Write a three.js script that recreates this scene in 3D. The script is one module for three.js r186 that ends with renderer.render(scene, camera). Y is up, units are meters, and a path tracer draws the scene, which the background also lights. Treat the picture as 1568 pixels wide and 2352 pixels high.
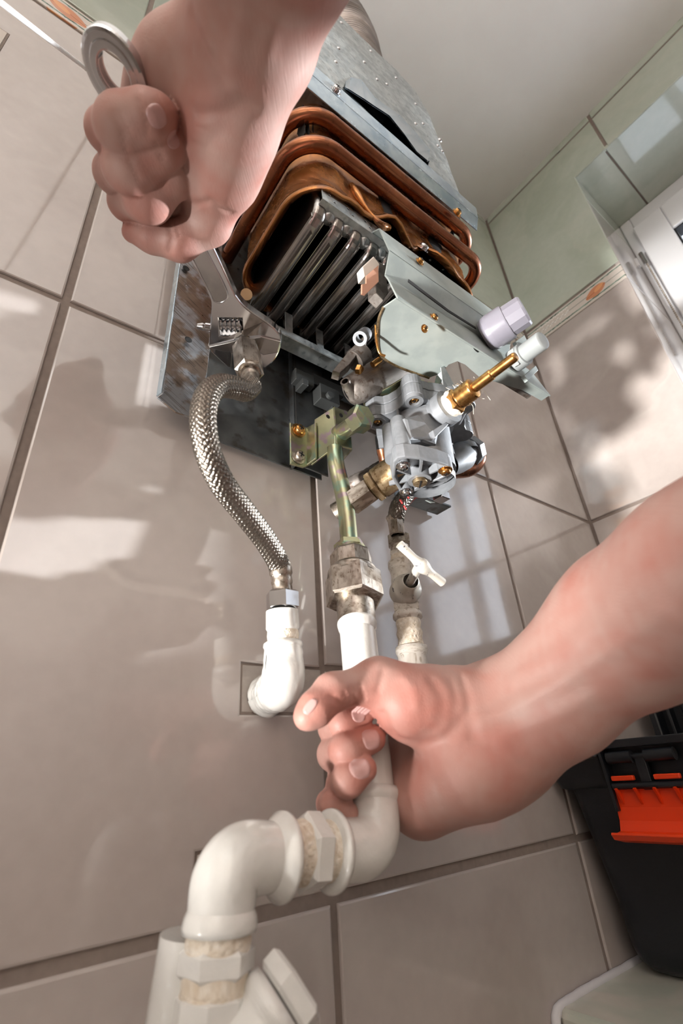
import * as THREE from 'three';
import { RoundedBoxGeometry } from 'three/addons/geometries/RoundedBoxGeometry.js';
import { mergeGeometries, mergeVertices } from 'three/addons/utils/BufferGeometryUtils.js';
import { RectAreaLightUniformsLib } from 'three/addons/lights/RectAreaLightUniformsLib.js';

// ------------------------------------------------------------------ camera, sky, sun, lamp, exposure
const V = (x, y, z) => new THREE.Vector3(x, y, z);
const scene = new THREE.Scene();
const EYE = V(0, 0, 0.33), RIGHT = V(0.800749, -0.069298, 0.594978), DOWN = V(0.232401, -0.879536, -0.415217), FWD = V(0.552079, 0.470758, -0.688183);
const FOCAL = 1130.43;                                             // in pixels of a 1568 x 2352 frame
const camera = new THREE.PerspectiveCamera(92.264, 1568 / 2352, 0.01, 40);
camera.position.copy(EYE);
camera.quaternion.setFromRotationMatrix(new THREE.Matrix4().makeBasis(RIGHT, DOWN.clone().negate(), FWD.clone().negate()));
camera.focus = 0.45; camera.userData.fStop = 8;
scene.add(camera);

const SKY = new THREE.Color().setRGB(0.80, 0.88, 1.0);
scene.background = SKY; scene.backgroundIntensity = 7.5;
RectAreaLightUniformsLib.init();
const sun = new THREE.DirectionalLight(new THREE.Color().setRGB(0.93, 0.97, 1.0), 26);
sun.position.set(2.9, 0.72, 0.95); sun.target.position.set(0.03, 0.17, 0);
sun.castShadow = true; sun.shadow.radius = 3; sun.shadow.mapSize.set(2048, 2048);
Object.assign(sun.shadow.camera, { left: -1.5, right: 1.5, top: 1.5, bottom: -1.5, near: 0.1, far: 8 });
scene.add(sun, sun.target);
const LAMP_AT = V(-0.95, -0.44, 0.11), LAMP_TO = V(0.8, 0.53, 0.14), LAMP_POWER = 66, UP_AT = V(-0.8, -0.3, 1.4), UP_POWER = 70, PANEL_AT = V(-0.66, 1.19, 0.95), PANEL_POWER = 1.1;  // unseen side lamp, then the added uplight and added ceiling panel for fill
const renderer = new THREE.WebGLRenderer({ antialias: true });
renderer.toneMapping = THREE.LinearToneMapping; renderer.toneMappingExposure = 0.39;
renderer.shadowMap.enabled = true;

// ------------------------------------------------------------------ helpers
let seed = 12345;
const rnd = () => { seed = (seed * 1664525 + 1013904223) >>> 0; return seed / 4294967296; };
const rr = (a, b) => a + (b - a) * rnd();
const ray = (px, py) => RIGHT.clone().multiplyScalar((px - 784) / FOCAL).addScaledVector(DOWN, (py - 1176) / FOCAL).add(FWD);
// a pixel of the photograph, met at a known distance from the wall (Z), side (X) or height (Y)
const Z = (px, py, z) => { const d = ray(px, py); return EYE.clone().addScaledVector(d, (z - EYE.z) / d.z); };
const X = (px, py, x) => { const d = ray(px, py); return EYE.clone().addScaledVector(d, x / d.x); };
const Y = (px, py, y) => { const d = ray(px, py); return EYE.clone().addScaledVector(d, y / d.y); };
const used = {};
const numbered = (n) => { const k = used[n] = (used[n] ?? -1) + 1; return k ? n + '_' + String(k).padStart(3, '0') : n; };
function tag(o, label, category, group, kind) {
  if (label) o.userData.label = label;
  if (category) o.userData.category = category;
  if (group) o.userData.group = group;
  if (kind) o.userData.kind = kind;
  return o;
}
function thing(name, label, category, at = V(0, 0, 0), group) {
  const o = new THREE.Group(); o.name = numbered(name); o.position.copy(at); scene.add(o);
  return tag(o, label, category, group);
}
// parts are given in world coordinates and moved into their parent's axes
function part(parent, name, geo, mat, label) {
  const m = new THREE.Mesh(geo, mat); m.name = numbered(name); m.castShadow = m.receiveShadow = true;
  const o = V(0, 0, 0); for (let p = parent; p && p !== scene; p = p.parent) o.sub(p.position);
  m.position.copy(o); parent.add(m);
  if (label) m.userData.label = label;
  return m;
}
const structure = (name, geo, mat, parent = scene) => tag(part(parent, name, geo, mat), null, null, null, parent === scene ? 'structure' : null);
const clean = (g) => { for (const k of Object.keys(g.attributes)) if (!['position', 'normal', 'uv'].includes(k)) g.deleteAttribute(k); return g; };
const join = (list) => mergeGeometries(list.map((g) => clean(g.index ? g.toNonIndexed() : g)));
const flat = (g) => { const h = g.index ? g.toNonIndexed() : g; h.computeVertexNormals(); return h; };
const basis = (x, y, z, o) => new THREE.Matrix4().makeBasis(x, y, z).setPosition(o);
// a frame whose y runs along dir and whose z leans towards hint
function frame(o, dir, hint = V(0, 0, 1)) {
  const y = dir.clone().normalize(), z = hint.clone().addScaledVector(y, -hint.dot(y));
  if (z.lengthSq() < 1e-8) z.set(1, 0, 0).addScaledVector(y, -y.x);
  z.normalize();
  return basis(y.clone().cross(z), y, z, o);
}
const box = (x0, x1, y0, y1, z0, z1, r = 0.0015, s = 2) => {
  const g = r ? new RoundedBoxGeometry(x1 - x0, y1 - y0, z1 - z0, s, Math.min(r, (x1 - x0) / 2.01, (y1 - y0) / 2.01, (z1 - z0) / 2.01)) : new THREE.BoxGeometry(x1 - x0, y1 - y0, z1 - z0);
  return boxUV(g.translate((x0 + x1) / 2, (y0 + y1) / 2, (z0 + z1) / 2));
};
function metreUV(g, prof) { let r = 0, l = 0; prof.forEach((p, i) => { r = Math.max(r, p[0]); if (i) l += Math.hypot(p[0] - prof[i - 1][0], p[1] - prof[i - 1][1]); }); const u = g.attributes.uv; for (let i = 0; i < u.count; i++) u.setXY(i, u.getX(i) * 6.283 * r, u.getY(i) * l); return g; }
// [radius, distance along] pairs turned about the line from o along dir
function lathe(o, dir, prof, seg = 40, hint) {
  const g = metreUV(new THREE.LatheGeometry(prof.map(([r, t]) => new THREE.Vector2(Math.max(r, 1e-5), t)), seg), prof);
  return g.applyMatrix4(frame(o, dir, hint));
}
// the same with crisp edges between the given points: every stretch is turned on its own
function turned(o, dir, prof, seg = 40, hint) {
  const list = [];
  for (let i = 0; i + 1 < prof.length; i++) list.push(lathe(o, dir, [prof[i], prof[i + 1]], seg, hint));
  return join(list);
}
// a nut: six flats across the size, chamfered
function nut(o, dir, size, t0, t1, hole = 0, hint) {
  const R = size / Math.sqrt(3), c = Math.min(0.0016, (t1 - t0) * 0.2), H = hole || 1e-5;
  const pr = [[H, t0], [R - c * 1.3, t0], [R, t0 + c], [R, t1 - c], [R - c * 1.3, t1], [H, t1]], g = flat(metreUV(new THREE.LatheGeometry(pr.map(([r, t]) => new THREE.Vector2(r, t)), 6), pr));
  return g.applyMatrix4(frame(o, dir, hint));
}
function prism(o, dir, prof, sides, hint) { return flat(metreUV(new THREE.LatheGeometry(prof.map(([r, t]) => new THREE.Vector2(Math.max(r, 1e-5), t)), sides), prof)).applyMatrix4(frame(o, dir, hint)); }
// straight runs with rounded bends
class Bent extends THREE.CurvePath {
  constructor(pts, r) {
    super();
    let a = pts[0];
    for (let i = 1; i < pts.length; i++) {
      if (i === pts.length - 1) { this.add(new THREE.LineCurve3(a, pts[i])); break; }
      const p = pts[i], u = pts[i - 1].clone().sub(p), w = pts[i + 1].clone().sub(p), rb = Array.isArray(r) ? r[i - 1] : r;
      const t = Math.min(rb, u.length() * 0.49, w.length() * 0.49);
      const b = p.clone().addScaledVector(u.normalize(), t), e = p.clone().addScaledVector(w.normalize(), t);
      this.add(new THREE.LineCurve3(a, b));
      const k = 0.55, c1 = b.clone().lerp(p, k), c2 = e.clone().lerp(p, k);
      this.add(new THREE.CubicBezierCurve3(b, c1, c2, e));
      a = e;
    }
  }
}
// a tube whose radius may change along it; uv in metres
function tube(curve, r, { seg = 80, around = 24, cap = true, bump } = {}) {
  const rad = typeof r === 'function' ? r : () => r, L = curve.getLength();
  const fr = curve.computeFrenetFrames(seg, false), pos = [], uv = [], idx = [];
  const ring = (i, s) => {
    const t = i / seg, p = curve.getPointAt(t), N = fr.normals[i], B = fr.binormals[i];
    for (let j = 0; j <= around; j++) {
      const a = j / around * Math.PI * 2, q = (rad(t) + (bump ? bump(t * L, a) : 0)) * s;
      pos.push(p.x + q * (Math.cos(a) * N.x + Math.sin(a) * B.x), p.y + q * (Math.cos(a) * N.y + Math.sin(a) * B.y), p.z + q * (Math.cos(a) * N.z + Math.sin(a) * B.z));
      uv.push(t * L, a * rad(t));
    }
  };
  for (let i = 0; i <= seg; i++) ring(i, 1);
  const rows = seg;
  for (let i = 0; i < rows; i++) for (let j = 0; j < around; j++) {
    const a = i * (around + 1) + j, b = a + around + 1;
    idx.push(a, a + 1, b, b, a + 1, b + 1);
  }
  const g = new THREE.BufferGeometry();
  g.setAttribute('position', new THREE.Float32BufferAttribute(pos, 3)); g.setAttribute('uv', new THREE.Float32BufferAttribute(uv, 2)); g.setIndex(idx);
  g.computeVertexNormals();
  const nm = g.attributes.normal;                                 // close the seam's normals
  for (let i = 0; i <= seg; i++) { const a = i * (around + 1), b = a + around, n = V(nm.getX(a) + nm.getX(b), nm.getY(a) + nm.getY(b), nm.getZ(a) + nm.getZ(b)).normalize(); nm.setXYZ(a, n.x, n.y, n.z); nm.setXYZ(b, n.x, n.y, n.z); }
  if (!cap) return g;
  const out = [g.toNonIndexed()];
  for (const i of [0, seg]) {
    const t = i / seg, p = curve.getPointAt(t), T = fr.tangents[i].clone().multiplyScalar(i ? 1 : -1);
    const c = new THREE.CircleGeometry(rad(t), around).applyMatrix4(basis(i ? fr.normals[i] : fr.binormals[i], i ? fr.binormals[i] : fr.normals[i], T, p));
    out.push(c.toNonIndexed());
  }
  return join(out);
}
const rod = (a, b, r, around = 24) => tube(new THREE.LineCurve3(a, b), r, { seg: 1, around });
// a flat outline given thickness, with softened edges, in the frame m (outline in x, y; thickness towards +z)
function plate(outline, thick, m, { holes = [], bevel = 0.0006, curve = 8, bs = 2 } = {}) {
  const s = outline instanceof THREE.Shape ? outline : new THREE.Shape(outline.map((p) => (p.isVector2 ? p : new THREE.Vector2(p[0], p[1]))));
  for (const h of holes) { const q = new THREE.Path(); if (h.length === 3) q.absarc(h[0], h[1], h[2], 0, Math.PI * 2, true); else h.forEach((p, i) => (i ? q.lineTo(p[0], p[1]) : q.moveTo(p[0], p[1]))); s.holes.push(q); }
  const g = new THREE.ExtrudeGeometry(s, { depth: Math.max(thick - 2 * bevel, 1e-5), bevelEnabled: bevel > 0, bevelThickness: bevel, bevelSize: bevel, bevelOffset: -bevel, bevelSegments: bs, curveSegments: curve });
  g.translate(0, 0, bevel);
  return m ? g.applyMatrix4(m) : g;
}
// an outline of world points that lie about on one plane
function sheet(points, thick, toward, opt = {}) {
  const o = points[0], x = points[1].clone().sub(o).normalize(), n = new THREE.Vector3();
  for (let i = 0; i < points.length; i++) { const a = points[i].clone().sub(o), b = points[(i + 1) % points.length].clone().sub(o); n.add(a.cross(b)); }
  n.normalize(); if (n.dot(toward) < 0) n.negate();
  const y = n.clone().cross(x).normalize(); x.copy(y.clone().cross(n));
  const to2 = (p) => { const d = p.clone().sub(o); return [d.dot(x), d.dot(y)]; };
  return plate(points.map(to2), thick, basis(x, y, n, o), { ...opt, holes: (opt.holes || []).map((h) => (h.r ? [...to2(h.at), h.r] : h.map(to2))) });
}
// periodic value noise and its sums
const hash = (x, y, s) => { let h = (x * 374761393 + y * 668265263 + s * 1274126177) | 0; h = Math.imul(h ^ (h >>> 13), 1274126177); return ((h ^ (h >>> 16)) >>> 0) / 4294967296; };
const mod = (a, n) => ((a % n) + n) % n;
function noise(x, y, per, s) {
  const i = Math.floor(x), j = Math.floor(y), f = x - i, g = y - j, u = f * f * (3 - 2 * f), v = g * g * (3 - 2 * g);
  const a = hash(mod(i, per), mod(j, per), s), b = hash(mod(i + 1, per), mod(j, per), s), c = hash(mod(i, per), mod(j + 1, per), s), d = hash(mod(i + 1, per), mod(j + 1, per), s);
  return a + (b - a) * u + (c - a) * v + (a - b - c + d) * u * v;
}
function fbm(u, v, per, oct, s) { let t = 0, a = 0.5, n = 0; for (let k = 0; k < oct; k++) { t += a * noise(u * per, v * per, per, s + k); n += a; a *= 0.5; per *= 2; } return t / n; }
function texture(n, size, fn, color = true) {
  const d = new Uint8Array(n * n * 4);
  for (let y = 0; y < n; y++) for (let x = 0; x < n; x++) {
    const c = fn(x / n, y / n), i = (y * n + x) * 4;
    for (let k = 0; k < 3; k++) d[i + k] = Math.max(0, Math.min(255, (Array.isArray(c) ? c[k] : c) * 255));
    d[i + 3] = 255;
  }
  const t = new THREE.DataTexture(d, n, n); t.wrapS = t.wrapT = THREE.RepeatWrapping; t.magFilter = THREE.LinearFilter; t.minFilter = THREE.LinearMipmapLinearFilter; t.generateMipmaps = true;
  if (color) t.colorSpace = THREE.SRGBColorSpace;
  t.repeat.set(1 / size, 1 / size); t.needsUpdate = true; return t;
}
const mix = (a, b, t) => a.map((v, k) => v + (b[k] - v) * t);
const sm = (a, b, x) => { const t = Math.max(0, Math.min(1, (x - a) / (b - a))); return t * t * (3 - 2 * t); };
const hex = (h) => [(h >> 16) / 255, ((h >> 8) & 255) / 255, (h & 255) / 255];
// box-wise uv in metres from positions, for shapes whose own uv are not
function boxUV(g, k = 1) {
  const h = g.index ? g.toNonIndexed() : g, p = h.attributes.position, uv = new Float32Array(p.count * 2);
  if (!h.attributes.normal) h.computeVertexNormals();
  for (let i = 0; i < p.count; i += 3) {
    const a = V(p.getX(i), p.getY(i), p.getZ(i)), b = V(p.getX(i + 1), p.getY(i + 1), p.getZ(i + 1)), c = V(p.getX(i + 2), p.getY(i + 2), p.getZ(i + 2));
    const n = b.clone().sub(a).cross(c.clone().sub(a)), ax = Math.abs(n.x), ay = Math.abs(n.y), az = Math.abs(n.z);
    [a, b, c].forEach((q, j) => { uv[(i + j) * 2] = (ax > ay && ax > az ? q.z : q.x) * k; uv[(i + j) * 2 + 1] = (ay >= ax && ay >= az ? q.z : q.y) * k; });
  }
  h.setAttribute('uv', new THREE.BufferAttribute(uv, 2)); return h;
}
const std = (o) => new THREE.MeshStandardMaterial({ side: THREE.DoubleSide, ...o });
const phy = (o) => new THREE.MeshPhysicalMaterial({ side: THREE.DoubleSide, ...o });

// ------------------------------------------------------------------ materials
const marble = (a, b, c, s) => texture(512, 0.7, (u, v) => {
  const w = fbm(u, v, 4, 4, s) - 0.5, q = fbm(u + w * 0.22, v + w * 0.30, 6, 5, s + 9), k = Math.abs(fbm(u + w * 0.35, v - w * 0.25, 5, 4, s + 21) - 0.5) * 2;
  const f = fbm(u, v, 96, 2, s + 30) - 0.5;
  return mix(mix(a, b, sm(0.3, 0.7, q)), c, sm(0.2, 0.0, k) * 0.24).map((t) => t + f * 0.02);
});
const smooth = (n, size, per, lo, hi, s) => texture(n, size, (u, v) => lo + (hi - lo) * fbm(u, v, per, 5, s), false);
const waveBump = smooth(256, 0.5, 8, 0, 1, 77);
const beigeMap = marble(hex(0xb3a9a4), hex(0xbbb2ad), hex(0xc8c1bc), 5);
const greenMap = marble(hex(0xaeb7a8), hex(0xbcc4b8), hex(0xcacbbf), 11);
const tileMat = (map, k, ox, oy) => { const m = map.clone(); m.offset.set(ox, oy); m.needsUpdate = true; return phy({ map: m, color: new THREE.Color(k, k, k), roughness: 0.1, ior: 1.55, clearcoat: 0.6, clearcoatRoughness: 0.04, bumpMap: waveBump, bumpScale: 0.0003, side: THREE.FrontSide }); };
const M = {};
M.beige = [tileMat(beigeMap, 1, 0, 0), tileMat(beigeMap, 0.97, 0.37, 0.61), tileMat(beigeMap, 0.985, 0.71, 0.23)];
M.green = [tileMat(greenMap, 1, 0.1, 0.3), tileMat(greenMap, 0.97, 0.57, 0.81)];
M.grout = std({ map: texture(256, 0.12, (u, v) => mix(hex(0x7d7069), hex(0x8c8078), fbm(u, v, 24, 3, 3))), roughness: 0.9 });
M.ceiling = std({ map: texture(256, 0.6, (u, v) => mix(hex(0xe4e0dc), hex(0xe9e6e2), fbm(u, v, 16, 4, 8))), roughness: 0.85 });
M.plaster = std({ color: 0xcfc6bd, roughness: 0.8 });
M.floor = std({ color: 0x8c7f74, roughness: 0.5 });
M.pvc = phy({ color: 0xe8eaee, roughness: 0.28, clearcoat: 0.3, clearcoatRoughness: 0.2 });
M.gasket = std({ color: 0x111214, roughness: 0.6 });
M.glass = phy({ color: 0xffffff, transmission: 1, thickness: 0, roughness: 0.02, ior: 1.5 });
M.marble = phy({ map: marble(hex(0xbcc2b6), hex(0xd6d2c8), hex(0xe2cfc8), 41), roughness: 0.22 });
M.caulk = std({ color: 0xd8d6da, roughness: 0.6 });
M.leafBright = std({ color: 0x8cb83a, roughness: 0.7 });
M.leafDark = std({ color: 0x5d7f33, roughness: 0.7 });
M.render = std({ color: 0xd8d4c4, roughness: 0.9 });
M.bar = std({ color: 0x6d645c, roughness: 0.5 });
M.mortar = std({ map: texture(256, 0.08, (u, v) => mix(hex(0xa09790), hex(0xb9b1aa), fbm(u, v, 10, 5, 33))), roughness: 0.75, bumpMap: waveBump, bumpScale: 0.004 });
const tint = (n, size, per, a, b, s, stain) => texture(n, size, (u, v) => { let c = mix(a, b, sm(0.25, 0.75, fbm(u, v, per, 5, s))); if (stain) c = mix(c, stain, sm(0.58, 0.78, fbm(u, v, per * 2, 4, s + 50)) * 0.8); return c; });
const scuff = smooth(256, 0.06, 8, 0.25, 0.62, 15), scuffFine = smooth(256, 0.03, 16, 0, 1, 16), scuffLow = smooth(256, 0.06, 8, 0.1, 0.4, 17);
M.copper = std({ map: tint(512, 0.12, 6, hex(0x96602f), hex(0xb4794a), 60, hex(0x7a5540)), roughnessMap: scuffLow, roughness: 1, metalness: 0.75, bumpMap: waveBump, bumpScale: 0.001 });
M.copperTube = std({ map: tint(512, 0.1, 5, hex(0x86523a), hex(0xa0694a), 63, hex(0x6d4838)), roughnessMap: scuffLow, roughness: 0.9, metalness: 0.85 });
M.sootAndShade = std({ color: 0x14100d, roughness: 0.85 });  // sooty chamber walls, and the shade inside the hood
M.galv = std({ map: tint(512, 0.1, 12, hex(0xa4abad), hex(0xc2c8c8), 66, hex(0x8e9698)), roughnessMap: scuff, roughness: 0.9, metalness: 0.9 });
M.galvBlueSheen = std({ map: tint(512, 0.1, 12, hex(0x9fb0bc), hex(0xbecbd3), 67), roughnessMap: scuffLow, roughness: 0.9, metalness: 0.7 });  // paler and bluer than galv: the window's reflection put into the colour
M.plateDark = std({ map: tint(512, 0.2, 8, hex(0x55585a), hex(0x6c6f70), 70, hex(0x49443f)), roughnessMap: scuff, roughness: 0.9, metalness: 0.85 });
M.plateWorn = std({ map: texture(512, 0.12, (u, v) => { const n = fbm(u, v, 10, 5, 71), s = noise(u * 160, v * 8, 160, 5); return mix(mix(hex(0x9a9ea4), hex(0x7d6f64), sm(0.4, 0.62, n)), hex(0x4e4741), sm(0.6, 0.9, s) * 0.5); }), roughnessMap: scuff, roughness: 0.85, metalness: 0.85 });
M.steel = std({ map: tint(256, 0.1, 8, hex(0x9a9896), hex(0xaca8a5), 73), roughness: 0.24, metalness: 1 });
M.chrome = std({ color: 0xc9c9cb, roughness: 0.16, metalness: 1, roughnessMap: smooth(256, 0.05, 12, 0.5, 1.4, 18) });
M.chromeWorn = std({ map: tint(256, 0.03, 10, hex(0x9b9186), hex(0xc2bab0), 75, hex(0x7d7064)), roughness: 0.33, metalness: 1 });
M.brass = std({ map: tint(256, 0.03, 8, hex(0xb08048), hex(0xd6a566), 78), roughness: 0.26, metalness: 1 });
M.brassDull = std({ map: tint(256, 0.04, 8, hex(0x8e7a5c), hex(0xb5a182), 79, hex(0x6b5438)), roughness: 0.42, metalness: 0.9 });
M.zinc = std({ map: texture(512, 0.09, (u, v) => { const n = fbm(u, v, 5, 4, 81), m = fbm(u, v, 7, 4, 88); return mix(mix(hex(0x8f9478), hex(0xb3ad8c), n), m > 0.5 ? hex(0x9a7f98) : hex(0x82a090), sm(0.08, 0.2, Math.abs(m - 0.5)) * 0.7); }), roughness: 0.3, metalness: 0.95 });
M.paintGrey = phy({ map: tint(512, 0.12, 10, hex(0x929b99), hex(0x9fa7a4), 84), roughness: 0.42, metalness: 0.25 });
M.castGrey = std({ map: tint(256, 0.05, 10, hex(0x74777b), hex(0x7f8286), 86), roughness: 0.46, metalness: 0.3, bumpMap: scuffFine, bumpScale: 0.00006 });
M.castDark = std({ map: tint(256, 0.05, 8, hex(0x5e5752), hex(0x7d7772), 87, hex(0x4f4037)), roughness: 0.55, metalness: 0.5 });
M.plasticGrey = phy({ color: 0x7a7882, roughness: 0.3 });
M.plasticGrey2 = phy({ color: 0x8c9090, roughness: 0.38 });
M.black = std({ color: 0x0c0c0d, roughness: 0.7 });
M.white = phy({ map: tint(512, 0.09, 6, hex(0xd9d8d4), hex(0xe2e1dd), 90), roughness: 0.22, clearcoat: 0.5, clearcoatRoughness: 0.15, bumpMap: smooth(256, 0.05, 10, 0, 1, 91), bumpScale: 0.0004 });
M.whiteWorn = phy({ map: texture(512, 0.08, (u, v) => mix(mix(hex(0xbab7b2), hex(0xb3ab9e), fbm(u, v, 10, 4, 93)), hex(0x4c4a52), sm(0.76, 0.8, fbm(u, v, 26, 3, 97)))), roughness: 0.3 });
M.whiteGrey = phy({ map: tint(256, 0.06, 12, hex(0xc3bcb2), hex(0xd6d0c8), 95, hex(0x9c8f80)), roughness: 0.38 });
M.hemp = std({ map: texture(256, 0.03, (u, v) => mix(hex(0xc6b59e), hex(0xf0eae0), fbm(u, v, 14, 4, 98))), roughness: 0.8, bumpMap: scuffFine, bumpScale: 0.001 });
M.ceramic = std({ color: 0xe2d9cf, roughness: 0.5 });
M.pinkCopper = std({ color: 0xcf9a80, roughness: 0.5, metalness: 0.3 });
M.fluff = std({ color: 0xb9b2a6, roughness: 0.95 });
M.red = std({ color: 0xb02522, roughness: 0.4 });
M.flue = std({ map: tint(256, 0.2, 8, hex(0x9a928e), hex(0xb5aca8), 99), roughness: 0.32, metalness: 0.95 });
M.braid = std({ color: 0x7d766e, roughness: 0.32, metalness: 1 });
M.terminalGrey = std({ color: 0x3d3f3f, roughness: 0.45, metalness: 0.3 });

// ------------------------------------------------------------------ the room: walls, ceiling, tiles, window
const XW = 0.799, CEIL = 1.198, FLOOR = -1.3, XL = -1.1, ZF = 1.7, G = 0.0028, T = 0.008;
const wallBack = structure('wall_back', box(XL - 0.2, XW + 0.45, FLOOR - 0.2, CEIL + 0.2, -0.2, -0.002, 0), M.grout);
// one tile on the back wall: an outline in wall coordinates, its face at z = 0
function tileBack(poly, mat) {
  const g = plate(poly, T, null, { bevel: 0.0016 }); g.translate(0, 0, -T);
  return part(wallBack, 'tile', g, mat);
}
const rect = (x0, x1, y0, y1) => [[x0 + G, y0 + G], [x1 - G, y0 + G], [x1 - G, y1 - G], [x0 + G, y1 - G]];
const XJ = [-1.1, -0.886, -0.59, -0.294, 0.0017, 0.2333, 0.5295, XW], H1 = 0.3468, H2 = -0.0698, BAND0 = 0.7525, BAND1 = 0.7985, STRIP = 1.178;
const YJ = [FLOOR, -0.902, -0.486, H2 - 0.0012, H1, BAND0];
// the two tiles with pieces cut out round the pipes
const cut1 = [[XJ[4] + G, H2 + G], [0.1365, H2 + G], [0.1365, -0.0335], [0.2333 - G, -0.0335], [0.2333 - G, 0.0415], [0.1625, 0.0415], [0.1625, 0.0765], [0.2333 - G, 0.0765], [0.2333 - G, H1 - G], [XJ[4] + G, H1 - G]];
const cut2 = [[0.2333 + G, H2 + G], [XJ[6] - G, H2 + G], [XJ[6] - G, H1 - G], [0.2333 + G, H1 - G], [0.2333 + G, 0.079], [0.285, 0.079], [0.285, 0.074], [0.2333 + G, 0.074]];
for (let i = 0; i + 1 < XJ.length; i++) for (let j = 0; j + 1 < YJ.length; j++) {
  if (YJ[j + 1] < -0.4 && (i < 3 || i > 5)) continue;
  const m = M.beige[Math.floor(rnd() * 3)];
  tileBack(i === 4 && j === 3 ? cut1 : i === 5 && j === 3 ? cut2 : rect(XJ[i], XJ[i + 1], YJ[j], YJ[j + 1]), m);
}
part(wallBack, 'mortar_patch', boxUV(box(0.164, 0.232, 0.043, 0.075, -0.006, -0.0016, 0.0008)), M.mortar);
part(wallBack, 'mortar_patch', boxUV(box(0.138, 0.232, -0.066, -0.035, -0.006, -0.0016, 0.0008)), M.mortar);
for (let i = 0; i + 1 < XJ.length; i++) { tileBack(rect(XJ[i], XJ[i + 1], BAND1, STRIP), M.green[i % 2]); tileBack(rect(XJ[i], XJ[i + 1], STRIP, CEIL + 0.01), M.green[(i + 1) % 2]); }

// the printed border: cream ground, two green lines with flecks, a dotted line and an orange leaf
function borderPrint() {
  const w = 1024, h = 160, c = document.createElement('canvas'); c.width = w; c.height = h;
  const x = c.getContext('2d');
  x.fillStyle = '#d2cac2'; x.fillRect(0, 0, w, h);
  const line = (y, t, col) => { x.strokeStyle = col; x.lineWidth = t; x.beginPath(); x.moveTo(0, y); x.lineTo(w, y); x.stroke(); };
  line(6, 3, '#8a7f78'); line(h - 6, 3, '#8a7f78');
  for (const y of [30, h - 34]) { line(y, 9, '#7f9385'); for (let k = 0; k < 130; k++) { x.fillStyle = rnd() < 0.6 ? '#43584e' : '#93a79a'; x.fillRect(rnd() * w, y - 6 + rnd() * 8, 6 + rnd() * 22, 2 + rnd() * 4); } }
  line(h / 2, 4, '#6f746c');
  for (let k = 0; k < 34; k++) { x.strokeStyle = '#f4f2ee'; x.lineWidth = 4; x.beginPath(); x.arc(520 + k * 15, h / 2 + (k % 3 - 1) * 6, 5, 0, 6.3); x.stroke(); x.beginPath(); x.arc(520 + k * 15, 42 + (k % 2) * 4, 4, 0, 6.3); x.stroke(); }
  x.fillStyle = '#c98a68'; x.beginPath(); x.moveTo(210, 74); x.bezierCurveTo(240, 30, 330, 36, 372, 92); x.bezierCurveTo(376, 116, 350, 108, 318, 120); x.bezierCurveTo(280, 128, 220, 110, 210, 74); x.fill();
  x.strokeStyle = '#a8623f'; x.lineWidth = 4; x.beginPath(); x.moveTo(212, 76); x.bezierCurveTo(270, 76, 320, 92, 370, 96); x.stroke();
  x.fillStyle = '#dfa070'; x.beginPath(); x.ellipse(262, 74, 40, 16, 0.3, 0, 6.3); x.fill();
  const t = new THREE.CanvasTexture(c); t.colorSpace = THREE.SRGBColorSpace; t.wrapS = t.wrapT = THREE.RepeatWrapping; t.needsUpdate = true; return t;
}
const BW = 0.25, borderTex = borderPrint(); borderTex.repeat.set(1 / BW, 1 / (BAND1 - BAND0)); 
const borderMat = (off) => { const t = borderTex.clone(); t.offset.set(off, 0); t.needsUpdate = true; return phy({ map: t, roughness: 0.14, side: THREE.FrontSide }); };
for (const [x0, x1] of [[-1.1, -0.794], [-0.794, -0.544], [-0.544, -0.294], [-0.294, -0.142], [-0.142, 0.108], [0.108, 0.358], [0.358, 0.608], [0.608, XW]]) {
  const g = plate(rect(x0, x1, BAND0, BAND1).map(([a, b]) => [a - x0, b - BAND0]), T, null, { bevel: 0.001 }).translate(x0, BAND0, -T);
  part(wallBack, 'border_tile', g, borderMat(0));
}
// a small picture tile near the left edge: pale frame round a dark green square
{ const c = Z(23, 80, 0), p = part(wallBack, 'picture_tile', box(c.x - 0.075, c.x, c.y - 0.075, c.y, -0.001, 0.0006, 0.0004), M.grout);
  part(p, 'pale_frame', box(c.x - 0.073, c.x - 0.002, c.y - 0.073, c.y - 0.002, 0.0005, 0.0012, 0.0003), M.plaster); part(p, 'dark_square', box(c.x - 0.066, c.x - 0.009, c.y - 0.066, c.y - 0.009, 0.0011, 0.0017, 0.0003), std({ color: 0x2f3c3e, roughness: 0.2 })); }
// right wall, with the window opening
const WZ0 = 0.2025, WZ1 = 1.05, WY0 = 0.17, WY1 = 1.07, XF = 0.988;
const wallRight = structure('wall_right', join([box(XW + 0.002, XW + 0.4, FLOOR, CEIL + 0.2, -0.002, WZ0 - 0.0018, 0), box(XW + 0.002, XW + 0.4, FLOOR, CEIL + 0.2, WZ1 + 0.0018, ZF + 0.2, 0), box(XW + 0.002, XW + 0.4, WY1 + 0.0018, CEIL + 0.2, WZ0 - T, WZ1 + T, 0), box(XW + 0.002, XW + 0.4, FLOOR, WY0 - T, WZ0 - T, WZ1 + T, 0)]), M.grout);
const rightM = basis(V(0, 0, 1), V(0, 1, 0), V(-1, 0, 0), V(XW + T, 0, 0));    // outline x = z of the room, y = height
function tileRight(poly, mat, name = 'tile') { return part(wallRight, name, plate(poly, T, rightM, { bevel: 0.0014 }), mat); }
const RZ = [0.0, 0.271, 0.567, 0.863, 1.159, 1.455, ZF], RY = [FLOOR, -0.902, -0.486, H2, H1 - 0.0, BAND0];
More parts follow.
